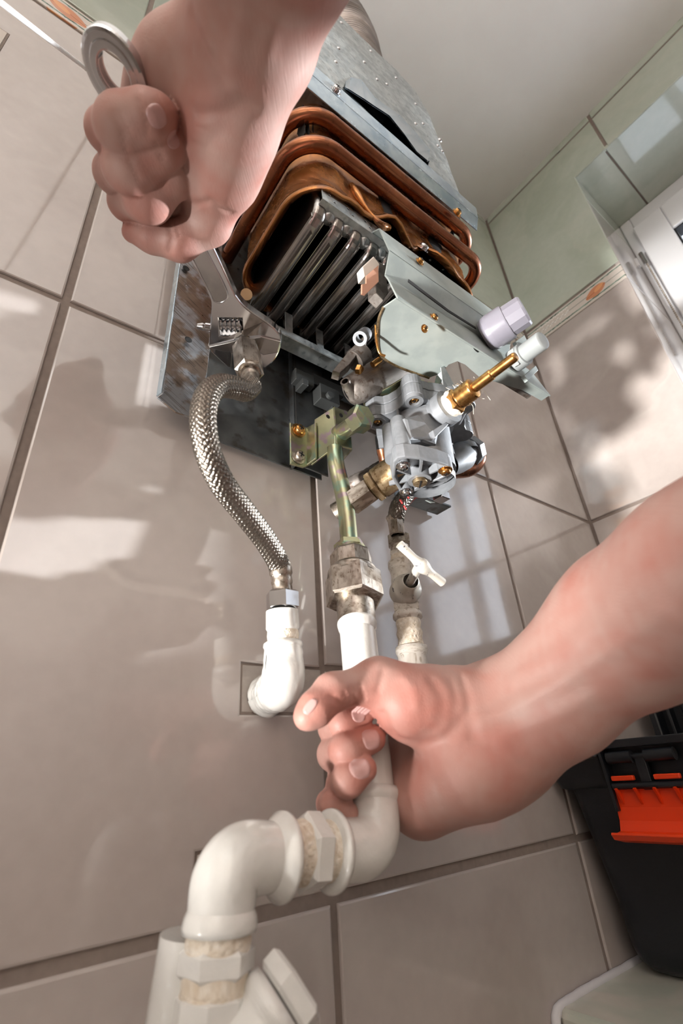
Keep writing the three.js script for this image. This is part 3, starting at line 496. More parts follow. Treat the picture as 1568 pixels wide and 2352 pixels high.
// -- the grey gas and water valve under the front plate
{
  const yf = 0.280, c = V(0.298, yf, 0.087), dn = V(0, -1, 0);
  const lob = [142, 193, 266, 75, 20, 318].map((a) => a * Math.PI / 180);
  const lobed = (R, r, k) => { const out = []; for (let i = 0; i < 144; i++) { const a = i / 144 * Math.PI * 2; let q = R; for (const l of lob) { let d = Math.atan2(Math.sin(a - l), Math.cos(a - l)); const e = 0.0465, s = Math.abs(e * Math.sin(d)); if (Math.abs(d) < 1 && s < r) q = Math.max(q, e * Math.cos(d) + Math.sqrt(r * r - s * s)); const w = sm(0.36, 0.2, Math.abs(d)); q = Math.max(q, R + w * k); } out.push([q * Math.cos(a), q * Math.sin(a)]); } return out; };
  const fm = (y) => basis(V(1, 0, 0), V(0, 0, 1), V(0, -1, 0), V(c.x, y, c.z));
  const body = part(heater, 'valve_body', join([
    plate(lobed(0.0415, 0.0088, 0.003), 0.0115, fm(yf + 0.0125), { bevel: 0.0008 }), plate(lobed(0.0400, 0.0084, 0.003), 0.0012, fm(yf + 0.013), { bevel: 0 }), plate(lobed(0.0415, 0.0088, 0.003), 0.0095, fm(yf + 0.0225), { bevel: 0.0008 }),
    turned(V(0.292, yf, 0.092), dn, [[0.03, 0], [0.030, 0.006], [0.0255, 0.007]], 40), lathe(V(0.288, yf - 0.006, 0.094), dn, [[0.0265, 0], [0.0255, 0.025], [0.0245, 0.045], [0.0225, 0.06]], 40),
    turned(V(0.282, yf - 0.048, 0.1), dn, [[0.0235, 0], [0.0235, 0.012], [0.018, 0.0121]], 32),
  ]), M.castGrey);
  for (const g of [rod(Z(914, 968, 0.108), Z(926, 1034, 0.114), 0.0068, 20), rod(Z(1021, 1000, 0.098), Z(1034, 1048, 0.103), 0.0045, 16), rod(Z(897, 985, 0.098), Z(905, 1055, 0.102), 0.0075, 20)]) part(body, 'column', g, M.castGrey);
  const blockG = sheet([Z(928, 958, 0.118), Z(962, 948, 0.12), Z(995, 985, 0.122), Z(1008, 1000, 0.122), Z(1003, 1022, 0.122), Z(976, 1008, 0.122), Z(942, 1010, 0.12)], 0.03, V(0, 0, -1), { bevel: 0.003 });
  part(body, 'inlet_block', join([blockG, sheet([Z(994, 988, 0.126), Z(1026, 968, 0.126), Z(1030, 975, 0.126), Z(999, 1006, 0.126)], 0.016, V(0, 0, -1), { bevel: 0.0006 })]), M.castGrey);
  lob.slice(0, 3).forEach((a) => { const p = V(c.x + 0.0465 * Math.cos(a), yf + 0.0005, c.z + 0.0465 * Math.sin(a)); part(body, 'screw_boss', turned(p.clone().add(V(0, -0.001, 0)), dn, [[0.0080, -0.002], [0.0080, 0.002], [0.0048, 0.002], [0.0046, -0.003], [0, -0.003]], 28), M.castGrey); screw(body, p.clone().add(V(0, 0.001, 0)), dn, 0.0026, M.brass); });
  for (const d of [100, 165, 225, 300]) part(body, 'rib', new THREE.BoxGeometry(0.016, 0.014, 0.0022).translate(0.033, -0.004, 0).rotateY(-d * Math.PI / 180).translate(c.x, yf - 0.002, c.z), M.castGrey);
  // zinc plate and gasket on top
  const zp = [[833, 926], [870, 903], [928, 868], [940, 866], [1018, 888], [1010, 930], [940, 985], [850, 975]].map(([x, y]) => Y(x, y, yf + 0.0255));
  part(heater, 'cover_plate', sheet(zp, 0.0016, V(0, 1, 0), { bevel: 0.0004 }), M.zinc);
  part(heater, 'venturi', join([lathe(Z(806, 898, 0.075), Z(930, 838, 0.10).sub(Z(806, 898, 0.075)), [[0.006, -0.004], [0.0135, 0.0], [0.0148, 0.01], [0.0152, 0.028], [0.0162, 0.0285], [0.0162, 0.07], [0.016, 0.08]], 40), turned(Z(800, 890, 0.08), Z(790, 872, 0.085).sub(Z(800, 890, 0.08)), [[0.003, 0.008], [0.0045, 0.008], [0.0045, -0.015]], 20)]), M.castDark);
  part(heater, 'jet', join([nut(Z(818, 850, 0.088), V(0.4, -0.3, 0.5), 0.009, 0, 0.006), rod(Z(855, 838, 0.1), Z(872, 826, 0.104), 0.003, 12), rod(Z(868, 788, 0.11), Z(876, 780, 0.115), 0.004, 6)]), M.brass);
  part(heater, 'wire_loop', tube(new THREE.CatmullRomCurve3([Z(862, 748, 0.13), Z(864, 780, 0.128), Z(872, 812, 0.125), Z(884, 818, 0.126)]), 0.0012, { seg: 24, around: 8 }), M.brass);
  // bottom cap: rim, floor, ribs, boss with slotted plug, three screws
  const yc = 0.207, capPx = [[903, 1062], [912, 1052], [930, 1049], [965, 1052], [1008, 1062], [1034, 1071], [1041, 1079], [1034, 1091], [1008, 1104], [969, 1115], [946, 1132], [932, 1141], [919, 1132], [899, 1098]];
  const ctr = V(0, 0, 0); const capW = capPx.map(([x, y]) => Y(x, y, yc)); capW.forEach((p) => ctr.add(p)); ctr.multiplyScalar(1 / capW.length);
  const inC = capW.map((p) => p.clone().lerp(ctr, 0.13));
  const cap = part(heater, 'valve_cap', sheet(capW, 0.013, V(0, 1, 0), { bevel: 0.001, holes: [inC.slice().reverse()] }), M.castGrey);
  part(cap, 'floor', sheet(inC.map((p) => p.clone().add(V(0, 0.008, 0)).lerp(ctr.clone().add(V(0, 0.008, 0)), -0.06)), 0.004, V(0, 1, 0), { bevel: 0 }), M.castGrey);
  const pc = Y(963, 1102, yc);
  part(cap, 'rib', join([20, 75, 130, 180, 235, 300].map((d) => { const a = d * Math.PI / 180; return new THREE.BoxGeometry(0.018, 0.007, 0.0016).translate(0.016, 0.0045, 0).rotateY(-a).translate(pc.x, yc, pc.z); })), M.castGrey);
  part(cap, 'boss', turned(pc, dn, [[0.0098, -0.009], [0.0096, 0.001], [0.0062, 0.001]], 32), M.castGrey);
  const plug = part(cap, 'plug', join([turned(pc, dn, [[0.0058, -0.002], [0.0058, 0.0035]], 28), lathe(pc, dn, [[0.0058, 0.0035], [0.0052, 0.0042], [0, 0.0044]], 28)]), M.brassDull);
  part(plug, 'slot', new THREE.BoxGeometry(0.0105, 0.001, 0.0011).rotateY(0.9).translate(pc.x, yc - 0.0044, pc.z), M.black);
  for (const [x, y] of [[925, 1068], [1022, 1079], [932, 1128]]) { const p = Y(x, y, yc); part(cap, 'screw_boss', rod(p.clone().add(V(0, 0.009, 0)), p.clone().add(V(0, -0.0005, 0)), 0.0058, 22), M.castGrey); screw(cap, p, dn, 0.0034, x > 1000 ? M.brass : M.chrome); }
  // arm with brass spindle towards the knobs
  const ao = V(0.288, 0.274, 0), zd = V(0, 0, 1);
  const arm = part(heater, 'valve_arm', join([turned(ao, zd, [[0.0135, 0.085], [0.0135, 0.122], [0.0155, 0.1225], [0.0155, 0.131], [0.011, 0.1315]], 36), lathe(V(0.276, 0.292, 0.108), V(0.75, -0.3, 0.5), [[0, 0], [0.007, 0.001], [0.0085, 0.005], [0.0085, 0.016]], 24), rod(Z(1045, 965, 0.115), Z(1058, 940, 0.128), 0.0062, 16)]), M.castGrey);
  part(arm, 'thread_tape', lathe(ao, zd, [[0.0095, 0.126], [0.0118, 0.129], [0.0105, 0.133], [0.0122, 0.136], [0.0095, 0.139]], 24), M.hemp);
  const th = []; for (let k = 0; k < 6; k++) th.push([0.0092, 0.142 + k * 0.0024], [0.0082, 0.1432 + k * 0.0024]);
  const spindle = part(heater, 'spindle', join([nut(ao, zd, 0.0195, 0.134, 0.1415), lathe(ao, zd, [...th, [0.0092, 0.157], [0.0078, 0.1585], [0.0046, 0.159]], 36), turned(ao, zd, [[0.0046, 0.158], [0.0046, 0.176], [0.0039, 0.177], [0.0039, 0.198], [0.0032, 0.1995], [0, 0.1997]], 24)]), M.brass);
  part(arm, 'dust_fluff', (() => { const l = []; for (let k = 0; k < 26; k++) { const a = ao.clone().add(V(rr(-0.004, 0.02), rr(-0.004, 0.016), rr(0.13, 0.158))); l.push(tube(new THREE.CatmullRomCurve3([a, a.clone().add(V(rr(-.006, .008), rr(-.006, .006), rr(-.004, .004))), a.clone().add(V(rr(-.01, .014), rr(-.012, .006), rr(-.006, .006)))]), 0.0003, { seg: 5, around: 4, cap: false })); } return join(l); })(), M.fluff).userData.kind = 'stuff';
  // water outlet on the right: grey pipe, elbow and copper return bend
  part(heater, 'outlet_pipe', join([rod(Z(1038, 968, 0.085), Z(1066, 1028, 0.085), 0.0085, 24), lathe(Z(1062, 1020, 0.085), Z(1070, 1040, 0.085).sub(Z(1062, 1020, 0.085)), [[0.0085, 0], [0.0125, 0.004], [0.0135, 0.010]], 24), lathe(Z(1040, 1060, 0.08), Z(1092, 1030, 0.085).sub(Z(1040, 1060, 0.08)), [[0.012, -0.01], [0.0145, 0.004], [0.015, 0.018], [0.0125, 0.022], [0.0125, 0.027]], 28), prism(Z(1068, 1044, 0.083), Z(1095, 1028, 0.085).sub(Z(1068, 1044, 0.083)), [[0.006, 0.006], [0.0158, 0.007], [0.0158, 0.016], [0.008, 0.017]], 8)]), M.castGrey);
  part(heater, 'copper_bend', tube(new THREE.CatmullRomCurve3([Z(1000, 1085, 0.07), Z(1040, 1080, 0.07), Z(1078, 1074, 0.075), Z(1095, 1056, 0.08), Z(1094, 1030, 0.083)]), 0.0092, { seg: 50, around: 20 }), M.copperTube);
  part(heater, 'copper_bend', tube(new THREE.CatmullRomCurve3([Z(878, 1030, 0.07), Z(884, 1062, 0.065), Z(880, 1090, 0.06)]), 0.0055, { seg: 24, around: 16 }), M.copperTube);
  // inlet union on the lower left
  const ua = Z(905, 1085, 0.082), ub = Z(826, 1142, 0.05), ud = ub.clone().sub(ua);
  part(heater, 'inlet_union', join([turned(ua, ud, [[0.0135, -0.01], [0.0142, 0.0], [0.0142, 0.016], [0.012, 0.0165]], 32), nut(ua, ud, 0.027, 0.0165, 0.023)]), M.brassDull);
  part(heater, 'union_nut', join([nut(ua, ud, 0.021, 0.023, 0.047), turned(ua, ud, [[0.009, 0.045], [0.010, 0.062], [0, 0.062]], 20)]), M.chromeWorn);
  part(heater, 'lagged_pipe', tube(new THREE.CatmullRomCurve3([Z(880, 1075, 0.03), Z(845, 1098, 0.03), Z(815, 1112, 0.02), Z(800, 1128, 0.004)]), 0.0085, { seg: 40, around: 18, bump: (s, a) => 0.0012 * noise(s * 700, a * 6, 64, 4) }), M.castDark);
  part(heater, 'red_wire', tube(new THREE.CatmullRomCurve3([Z(934, 1160, 0.05), Z(952, 1142, 0.05), Z(972, 1134, 0.05), Z(990, 1112, 0.05)]), 0.002, { seg: 20, around: 10 }), M.red);
  part(heater, 'terminal', box(0.333, 0.345, 0.228, 0.236, 0.058, 0.07, 0.001), M.chrome);
}
// -- zinc-yellow bracket that clamps the gas pipe to the back plate
{
  const zb = 0.021, zf = 0.047;
  const br = part(heater, 'pipe_bracket', join([
    sheet([Z(663, 973, zb), Z(700, 984, zb), Z(713, 985, zb), Z(716, 1068, zb), Z(695, 1076, zb), Z(664, 1068, zb)], 0.0022, V(0, 0, 1)),
    sheet([Z(704, 985, zb), Z(730, 975, zb + 0.012), Z(728, 1055, zb + 0.012), Z(708, 1073, zb)], 0.002, V(-0.4, 0, 1)),
    sheet([Z(724, 966, zb + 0.008), Z(764, 936, zf), Z(770, 940, zf), Z(771, 1026, zf), Z(716, 1070, zb + 0.004)], 0.002, V(-0.6, 0, 1)),
    sheet([Z(764, 936, zf), Z(797, 948, zf), Z(806, 1034, zf), Z(770, 1024, zf)], 0.002, V(0, 0, 1)),
    sheet([Z(797, 948, zf), Z(806, 1034, zf), Z(786, 1056, zb), Z(780, 970, zb)], 0.002, V(1, 0, 0)),
  ]), M.zinc);
  for (const [x, y] of [[685, 989], [685, 1050]]) screw(br, Z(x, y, zb + 0.0025), V(0, 0, 1), 0.0042, y < 1000 ? M.brass : M.chromeWorn);
  for (const [x, y] of [[753, 957], [783, 954]]) part(br, 'hole', lathe(Z(x, y, zf + 0.0022), V(0, 0, 1), [[0.0022, 0], [0.0021, 0.0002], [0, 0.0002]], 14), M.black);
  const ca = Z(782, 996, zf), cb = Z(834, 957, 0.082), cd = cb.clone().sub(ca);
  part(heater, 'gas_connector', join([turned(ca, cd, [[0.009, -0.002], [0.009, 0.002], [0.0078, 0.002], [0.0078, 0.03]], 28), nut(ca, cd, 0.021, 0.023, 0.038, 0, V(0, 0, 1))]), M.zinc);
  part(heater, 'terminal_clip', join([box(0.2, 0.222, 0.345, 0.36, 0.016, 0.026, 0.001), box(0.226, 0.25, 0.33, 0.35, 0.016, 0.03, 0.001), box(0.222, 0.262, 0.352, 0.366, 0.016, 0.024, 0.001), box(0.255, 0.27, 0.318, 0.336, 0.016, 0.022, 0.001), box(0.205, 0.212, 0.338, 0.346, 0.016, 0.03, 0.001), rod(V(0.236, 0.336, 0.028), V(0.236, 0.336, 0.034), 0.004, 14), box(0.243, 0.247, 0.318, 0.332, 0.016, 0.026, 0.0006)]), M.terminalGrey);
}

// ------------------------------------------------------------------ pipes, hoses and taps below the heater
{
  // gas pipe: bent zinc tube, union, white pipe, two elbows and the drop to the strainer
  const gp = thing('gas_pipe', 'white gas pipe with two elbows, gripped by a hand, rising to the big union nut', 'pipe', V(0.235, 0.04, 0.05));
  const p0 = Z(802, 1250, 0.045), pe = Z(857, 1822, 0.083), ax = pe.clone().sub(p0), L = ax.length(), T = (y) => { let a = 0, b = 1; for (let k = 0; k < 40; k++) { const m = (a + b) / 2, q = p0.clone().addScaledVector(ax, m).sub(EYE), py = 1176 + FOCAL * q.dot(DOWN) / q.dot(FWD); if (py < y) a = m; else b = m; } return a * L; };
  part(gp, 'zinc_tube', tube(new THREE.CatmullRomCurve3([Z(768, 1030, 0.042), Z(771, 1060, 0.042), Z(781, 1105, 0.04), Z(793, 1160, 0.042), p0, p0.clone().addScaledVector(ax, 0.05)]), 0.0074, { seg: 60, around: 24 }), M.zinc);
  part(gp, 'small_nut', join([nut(p0, ax, 0.0225, T(1246), T(1268)), turned(p0, ax, [[0.0118, T(1264)], [0.0122, T(1274)], [0.0118, T(1285)]], 32)]), M.zinc);
  part(gp, 'union_collar', prism(p0, ax, [[0.012, T(1274)], [0.0163, T(1276)], [0.0168, T(1280)], [0.0168, T(1318)], [0.016, T(1320)]], 8, V(0.3, 0, 1)), M.chromeWorn);
  part(gp, 'union_nut', join([turned(p0, ax, [[0.0180, T(1312)], [0.0194, T(1318)], [0.0196, T(1330)]], 40), nut(p0, ax, 0.0385, T(1320), T(1384), 0, V(0.75, 0, 1))]), M.chromeWorn);
  part(gp, 'sleeve', turned(p0, ax, [[0.0150, T(1368)], [0.0140, T(1378)], [0.0138, T(1436)], [0.0130, T(1440)]], 40), M.chromeWorn);
  part(gp, 'paint_lip', lathe(p0, ax, [[0.0128, T(1425)], [0.0142, T(1431)], [0.0143, T(1436)], [0.0135, T(1446)], [0.0128, T(1452)]], 40), M.white);
  part(gp, 'straight_pipe', turned(p0, ax, [[0.0127, T(1430)], [0.0122, L]], 40), M.white);
  const dn = ax.clone().normalize(), zc = 0.088;
  const c1 = Z(857, 1948, zc), c2 = Z(520, 1972, zc), s0 = Z(505, 2125, zc), s1 = Z(478, 2420, zc);
  const right = part(gp, 'elbow', tube(new Bent([pe.clone().addScaledVector(dn, 0.004), c1, Z(762, 1953, zc)], 0.021), (t) => 0.0138 + 0.0006 * Math.sin(t * Math.PI), { seg: 60, around: 36 }), M.white, 'right-hand white elbow under the gripping fist');
  part(right, 'collar', join([lathe(pe, dn, [[0.0122, -0.002], [0.0142, -0.0015], [0.0152, 0.0008], [0.0150, 0.0032], [0.0138, 0.0055]], 40)]), M.white);
  const hz = Z(762, 1953, zc).sub(c1).normalize(), hx = Z(762, 1953, zc);
  const Tx = (x) => { let a = -0.01, b = 0.12; for (let k = 0; k < 40; k++) { const m = (a + b) / 2, q = hx.clone().addScaledVector(hz, m).sub(EYE), px = 784 + FOCAL * q.dot(RIGHT) / q.dot(FWD); if (px > x) a = m; else b = m; } return a; };
  part(right, 'flange', lathe(hx, hz, [[0.0136, -0.004], [0.0165, -0.0022], [0.0182, 0], [0.0180, 0.0016], [0.0165, 0.0026], [0.011, 0.003]], 40), M.white);
  part(gp, 'nipple', lathe(hx, hz, [[0.0136, 0.001], [0.0128, Tx(742)], [0.0124, Tx(736)], [0.0136, Tx(728)], [0.0138, Tx(690)], [0.0128, Tx(676)], [0.0136, Tx(664)], [0.0138, Tx(652)]], 40), M.hemp);
  part(gp, 'nipple_nut', nut(hx, hz, 0.0295, Tx(733), Tx(690), 0, V(0, 0.4, 1)), M.white);
  const lf = Z(642, 1966, zc);
  const left = part(gp, 'elbow', tube(new Bent([lf.clone(), c2, s0.clone()], 0.030), (t) => 0.0136 + 0.0012 * Math.sin(t * Math.PI), { seg: 70, around: 40 }), M.white, 'left-hand white elbow turning down');
  part(left, 'flange', lathe(lf, hz, [[0.011, -0.0036], [0.0165, -0.003], [0.0182, -0.0016], [0.0182, 0.0006], [0.0160, 0.003], [0.0136, 0.006]], 40), M.white);
  const vd = s1.clone().sub(s0).normalize(), LV = s1.distanceTo(s0), Tv = (y) => { let a = -0.02, b = LV; for (let k = 0; k < 40; k++) { const m = (a + b) / 2, q = s0.clone().addScaledVector(vd, m).sub(EYE), py = 1176 + FOCAL * q.dot(DOWN) / q.dot(FWD); if (py < y) a = m; else b = m; } return a; };
  part(left, 'flange', lathe(s0, vd, [[0.0136, -0.006], [0.0150, -0.003], [0.0156, 0], [0.0150, 0.0022], [0.012, 0.003]], 40), M.white);
  part(gp, 'thread_tape', lathe(s0, vd, [[0.0128, 0], [0.0134, Tv(2160)], [0.0130, Tv(2190)], [0.0130, Tv(2270)], [0.0136, Tv(2290)], [0.0130, Tv(2300)]], 36), M.hemp);
  part(gp, 'lower_nut', nut(s0, vd, 0.0265, Tv(2172), Tv(2242), 0, V(0.2, 0, 1)), M.white);
  part(gp, 'strainer_body', join([prism(s0, vd, [[0.013, Tv(2278)], [0.0152, Tv(2284)], [0.0155, LV], [0.01, LV + 0.001]], 8, V(0.25, 0, 1)), rod(s0.clone().add(V(-0.004, -0.004, -0.016)), s1.clone().add(V(-0.004, 0, -0.018)), 0.0145, 32)]), M.white);
  const y0 = Z(585, 2380, 0.10), yd = Z(690, 2250, 0.105).sub(y0).normalize();
  const st = part(gp, 'strainer_branch', join([lathe(y0, yd, [[0.0125, -0.03], [0.0128, 0.004], [0.0150, 0.006], [0.0156, 0.009], [0.0150, 0.0125], [0.009, 0.013]], 36)]), M.white);
  part(st, 'strainer_cap', nut(y0, yd, 0.0265, 0.0135, 0.022, 0, V(0.4, 0, 1)), M.white);

  // cold elbow on the left, set into the wall
  const we = thing('wall_elbow', 'lumpy white pipe elbow coming out of the mortar patch, under the chrome hose nut', 'pipe elbow', V(0.17, 0.06, 0));
  const a0 = Z(648, 1402, 0.043), a1 = Z(653, 1575, 0.040), a2 = Z(613, 1598, 0.0), ad = a1.clone().sub(a0).normalize();
  part(we, 'bend', tube(new Bent([Z(651, 1485, 0.042), a1, a2.clone().add(V(0, 0, -0.001))], 0.03), (t) => 0.0118 + 0.002 * Math.sin(t * Math.PI) + (t > 0.86 ? (t - 0.86) * 0.02 : 0), { seg: 60, around: 32, bump: (s, a) => 0.0011 * noise(s * 260, a * 5, 64, 6) }), M.white);
  const Ta = (y) => (y - 1402) / 173 * a0.distanceTo(a1);
  part(we, 'socket', join([lathe(a0, ad, [[0.010, Ta(1402)], [0.0112, Ta(1404)], [0.0114, Ta(1446)], [0.0104, Ta(1452)]], 36)]), M.white);
  part(we, 'thread_tape', lathe(a0, ad, [[0.0104, Ta(1450)], [0.0108, Ta(1462)], [0.0104, Ta(1472)], [0.0108, Ta(1482)]], 32), M.hemp);
  part(we, 'rim', lathe(a0, ad, [[0.0108, Ta(1474)], [0.0132, Ta(1480)], [0.0134, Ta(1488)], [0.0120, Ta(1498)]], 36), M.white);

  // braided hose
  const weave = (n, pitch, h) => (s, a) => { const u = a / (2 * Math.PI) * n, v = s / pitch, p = u + v, q = u - v, i = Math.floor(p), j = Math.floor(q), fp = p - i - 0.5, fq = q - j - 0.5, over = mod(i + j, 2) === 0; return h * (over ? 1 - fp * fp * 3.4 - fq * fq * 0.5 : 1 - fq * fq * 3.4 - fp * fp * 0.5); };
  const hose = thing('braided_hose', 'long bent steel braided water hose from the wrench jaws down to the white wall elbow', 'hose', V(0.15, 0.2, 0.06));
  const hpts = [Z(577, 886, 0.079), Z(563, 897, 0.084), Z(535, 889, 0.091), Z(500, 888, 0.098), Z(474, 915, 0.103), Z(466, 970, 0.104), Z(478, 1040, 0.1), Z(510, 1110, 0.092), Z(562, 1178, 0.078), Z(610, 1242, 0.06), Z(640, 1296, 0.047), Z(645, 1316, 0.045)];
  const hc = new THREE.CatmullRomCurve3(hpts);
  part(hose, 'braid', tube(hc, 0.0072, { seg: 900, around: 120, bump: weave(13, 0.0034, 0.0008) }), M.braid);
  part(hose, 'ferrule', lathe(Z(644, 1306, 0.0455), Z(650, 1368, 0.043).sub(Z(644, 1306, 0.0455)), [[0.0076, -0.002], [0.0082, 0], [0.0083, 0.004], [0.0072, 0.0055], [0.0076, 0.0075], [0.0077, 0.0105], [0.0070, 0.012], [0.0072, 0.0155], [0.0078, 0.017], [0.0072, 0.02]], 32), M.chromeWorn);
  part(hose, 'nut', nut(Z(648, 1358, 0.0435), ad, 0.0205, 0, 0.0135, 0, V(-0.35, 0, 1)), M.chrome);
  const u0 = Z(578, 892, 0.080), u1 = Z(566, 806, 0.060), uD = u1.clone().sub(u0), uL = uD.length(), ring = []; for (let k = 0; k < 9; k++) ring.push([0.0066, 0.002 + k * 0.0014], [0.0061, 0.0027 + k * 0.0014]);
  part(hose, 'ferrule', join([lathe(u0, uD, [[0.0050, -0.003], [0.0066, 0], ...ring, [0.0068, 0.016], [0.0072, 0.017], [0.0072, 0.0185], [0.0062, 0.019]], 32), lathe(u0, uD, [[0.006, 0.018], [0.0068, 0.020], [0.0066, 0.024], [0.007, 0.026]], 20)]), M.chromeWorn);
  part(hose, 'nut', join([nut(u0, uD, 0.0198, 0.024, uL + 0.006, 0, V(0.2, 0, 1)), turned(u0, uD, [[0.0088, 0.022], [0.0092, 0.0245]], 28)]), M.chromeWorn);
  // hot water stub above that nut, leading into the heater
  part(heater, 'water_stub', rod(u0.clone().addScaledVector(uD, 1), u0.clone().addScaledVector(uD, 1.6).add(V(0, 0.03, -0.02)), 0.0062, 20), M.brassDull);

  // stop tap with white lever on the right
  const tap = thing('stop_tap', 'white painted stop tap with a tilted two-armed lever beside the union nut', 'tap', V(0.31, 0.15, 0.035));
  const v0 = Z(914, 1230, 0.036), v1 = Z(948, 1520, 0.036), vx = v1.clone().sub(v0), VL = vx.length(), tv = (y) => (y - 1230) / 290 * VL;
  part(tap, 'top_nut', join([nut(v0, vx, 0.0195, tv(1230), tv(1258), 0, V(0.3, 0, 1)), turned(v0, vx, [[0.0085, tv(1256)], [0.0085, tv(1272)]], 24)]), M.chromeWorn);
  part(tap, 'reducer', nut(v0, vx, 0.0165, tv(1268), tv(1285), 0, V(0.1, 0, 1)), M.whiteGrey);
  part(tap, 'thread_tape', lathe(v0, vx, [[0.0088, tv(1282)], [0.0094, tv(1292)], [0.0090, tv(1300)]], 28), M.hemp);
  part(tap, 'thread_tape', join([lathe(v0, vx, [[0.0100, tv(1425)], [0.0108, tv(1440)], [0.0098, tv(1450)], [0.0112, tv(1462)], [0.0100, tv(1474)], [0.0110, tv(1486)], [0.0102, tv(1496)]], 28)]), M.hemp);
  const body = part(tap, 'body', join([lathe(v0, vx, [[0.009, tv(1294)], [0.0122, tv(1298)], [0.0124, tv(1310)], [0.0112, tv(1318)], [0.0104, tv(1330)], [0.0110, tv(1350)], [0.0104, tv(1388)], [0.0110, tv(1396)]], 36), nut(v0, vx, 0.021, tv(1392), tv(1418), 0, V(0.25, 0, 1)), lathe(v0, vx, [[0.0108, tv(1414)], [0.0126, tv(1420)], [0.0126, tv(1428)], [0.0100, tv(1434)]], 36)]), M.whiteGrey);
  const b0 = Z(930, 1358, 0.040), b1 = Z(962, 1300, 0.084), bd = b1.clone().sub(b0), BL = bd.length();
  part(body, 'bonnet', join([lathe(b0, bd, [[0.0132, -0.004], [0.0134, 0.006], [0.0120, 0.010], [0.0092, 0.0115], [0.0092, 0.016], [0.0078, 0.018], [0.0078, 0.021], [0.0064, 0.0225]], 36)]), M.whiteWorn);
  part(tap, 'spindle', rod(b0.clone().addScaledVector(bd, 0.35), b1, 0.0036, 16), M.whiteWorn);
  const l0 = Z(917, 1250, 0.084), l1 = Z(1016, 1338, 0.084), lc = Z(968, 1299, 0.085);
  part(tap, 'lever', join([tube(new THREE.CatmullRomCurve3([l0, l0.clone().lerp(lc, 0.5), lc, lc.clone().lerp(l1, 0.5), l1]), (t) => 0.0028 + 0.0030 * Math.exp(-((t - 0.52) ** 2) / 0.016) + 0.0016 * Math.abs(t - 0.5), { seg: 60, around: 24 }), new THREE.SphereGeometry(0.0060, 24, 16).translate(lc.x, lc.y, lc.z)]), M.whiteWorn);
  part(tap, 'lower_socket', lathe(v0, vx, [[0.0105, tv(1488)], [0.0132, tv(1490)], [0.0134, tv(1500)], [0.0118, tv(1510)], [0.0118, tv(1620)]], 36), M.whiteGrey);
  // short braided connector above it
  const h2 = thing('braided_hose', 'short grey braided connector with coloured threads above the white stop tap', 'hose', V(0.31, 0.2, 0.05));
  part(h2, 'braid', tube(new THREE.CatmullRomCurve3([Z(945, 1112, 0.06), Z(932, 1138, 0.055), Z(914, 1165, 0.05), Z(909, 1192, 0.042), Z(908, 1200, 0.041)]), 0.0072, { seg: 260, around: 96, bump: weave(12, 0.0036, 0.0007) }), M.braid);
  part(h2, 'coloured_thread', join([[936, 1140, 0.0645], [921, 1152, 0.0615], [930, 1166, 0.0595]].map(([x, y, z]) => new THREE.CapsuleGeometry(0.0009, 0.003, 4, 8).rotateZ(0.6).translate(...Z(x, y, z).toArray()))), M.red);
  part(h2, 'ferrule', prism(Z(907, 1186, 0.042), vx, [[0.0084, 0], [0.0088, 0.002], [0.0074, 0.006], [0.0070, 0.019], [0.006, 0.02]], 8, V(0.2, 0, 1)), M.chromeWorn);
}

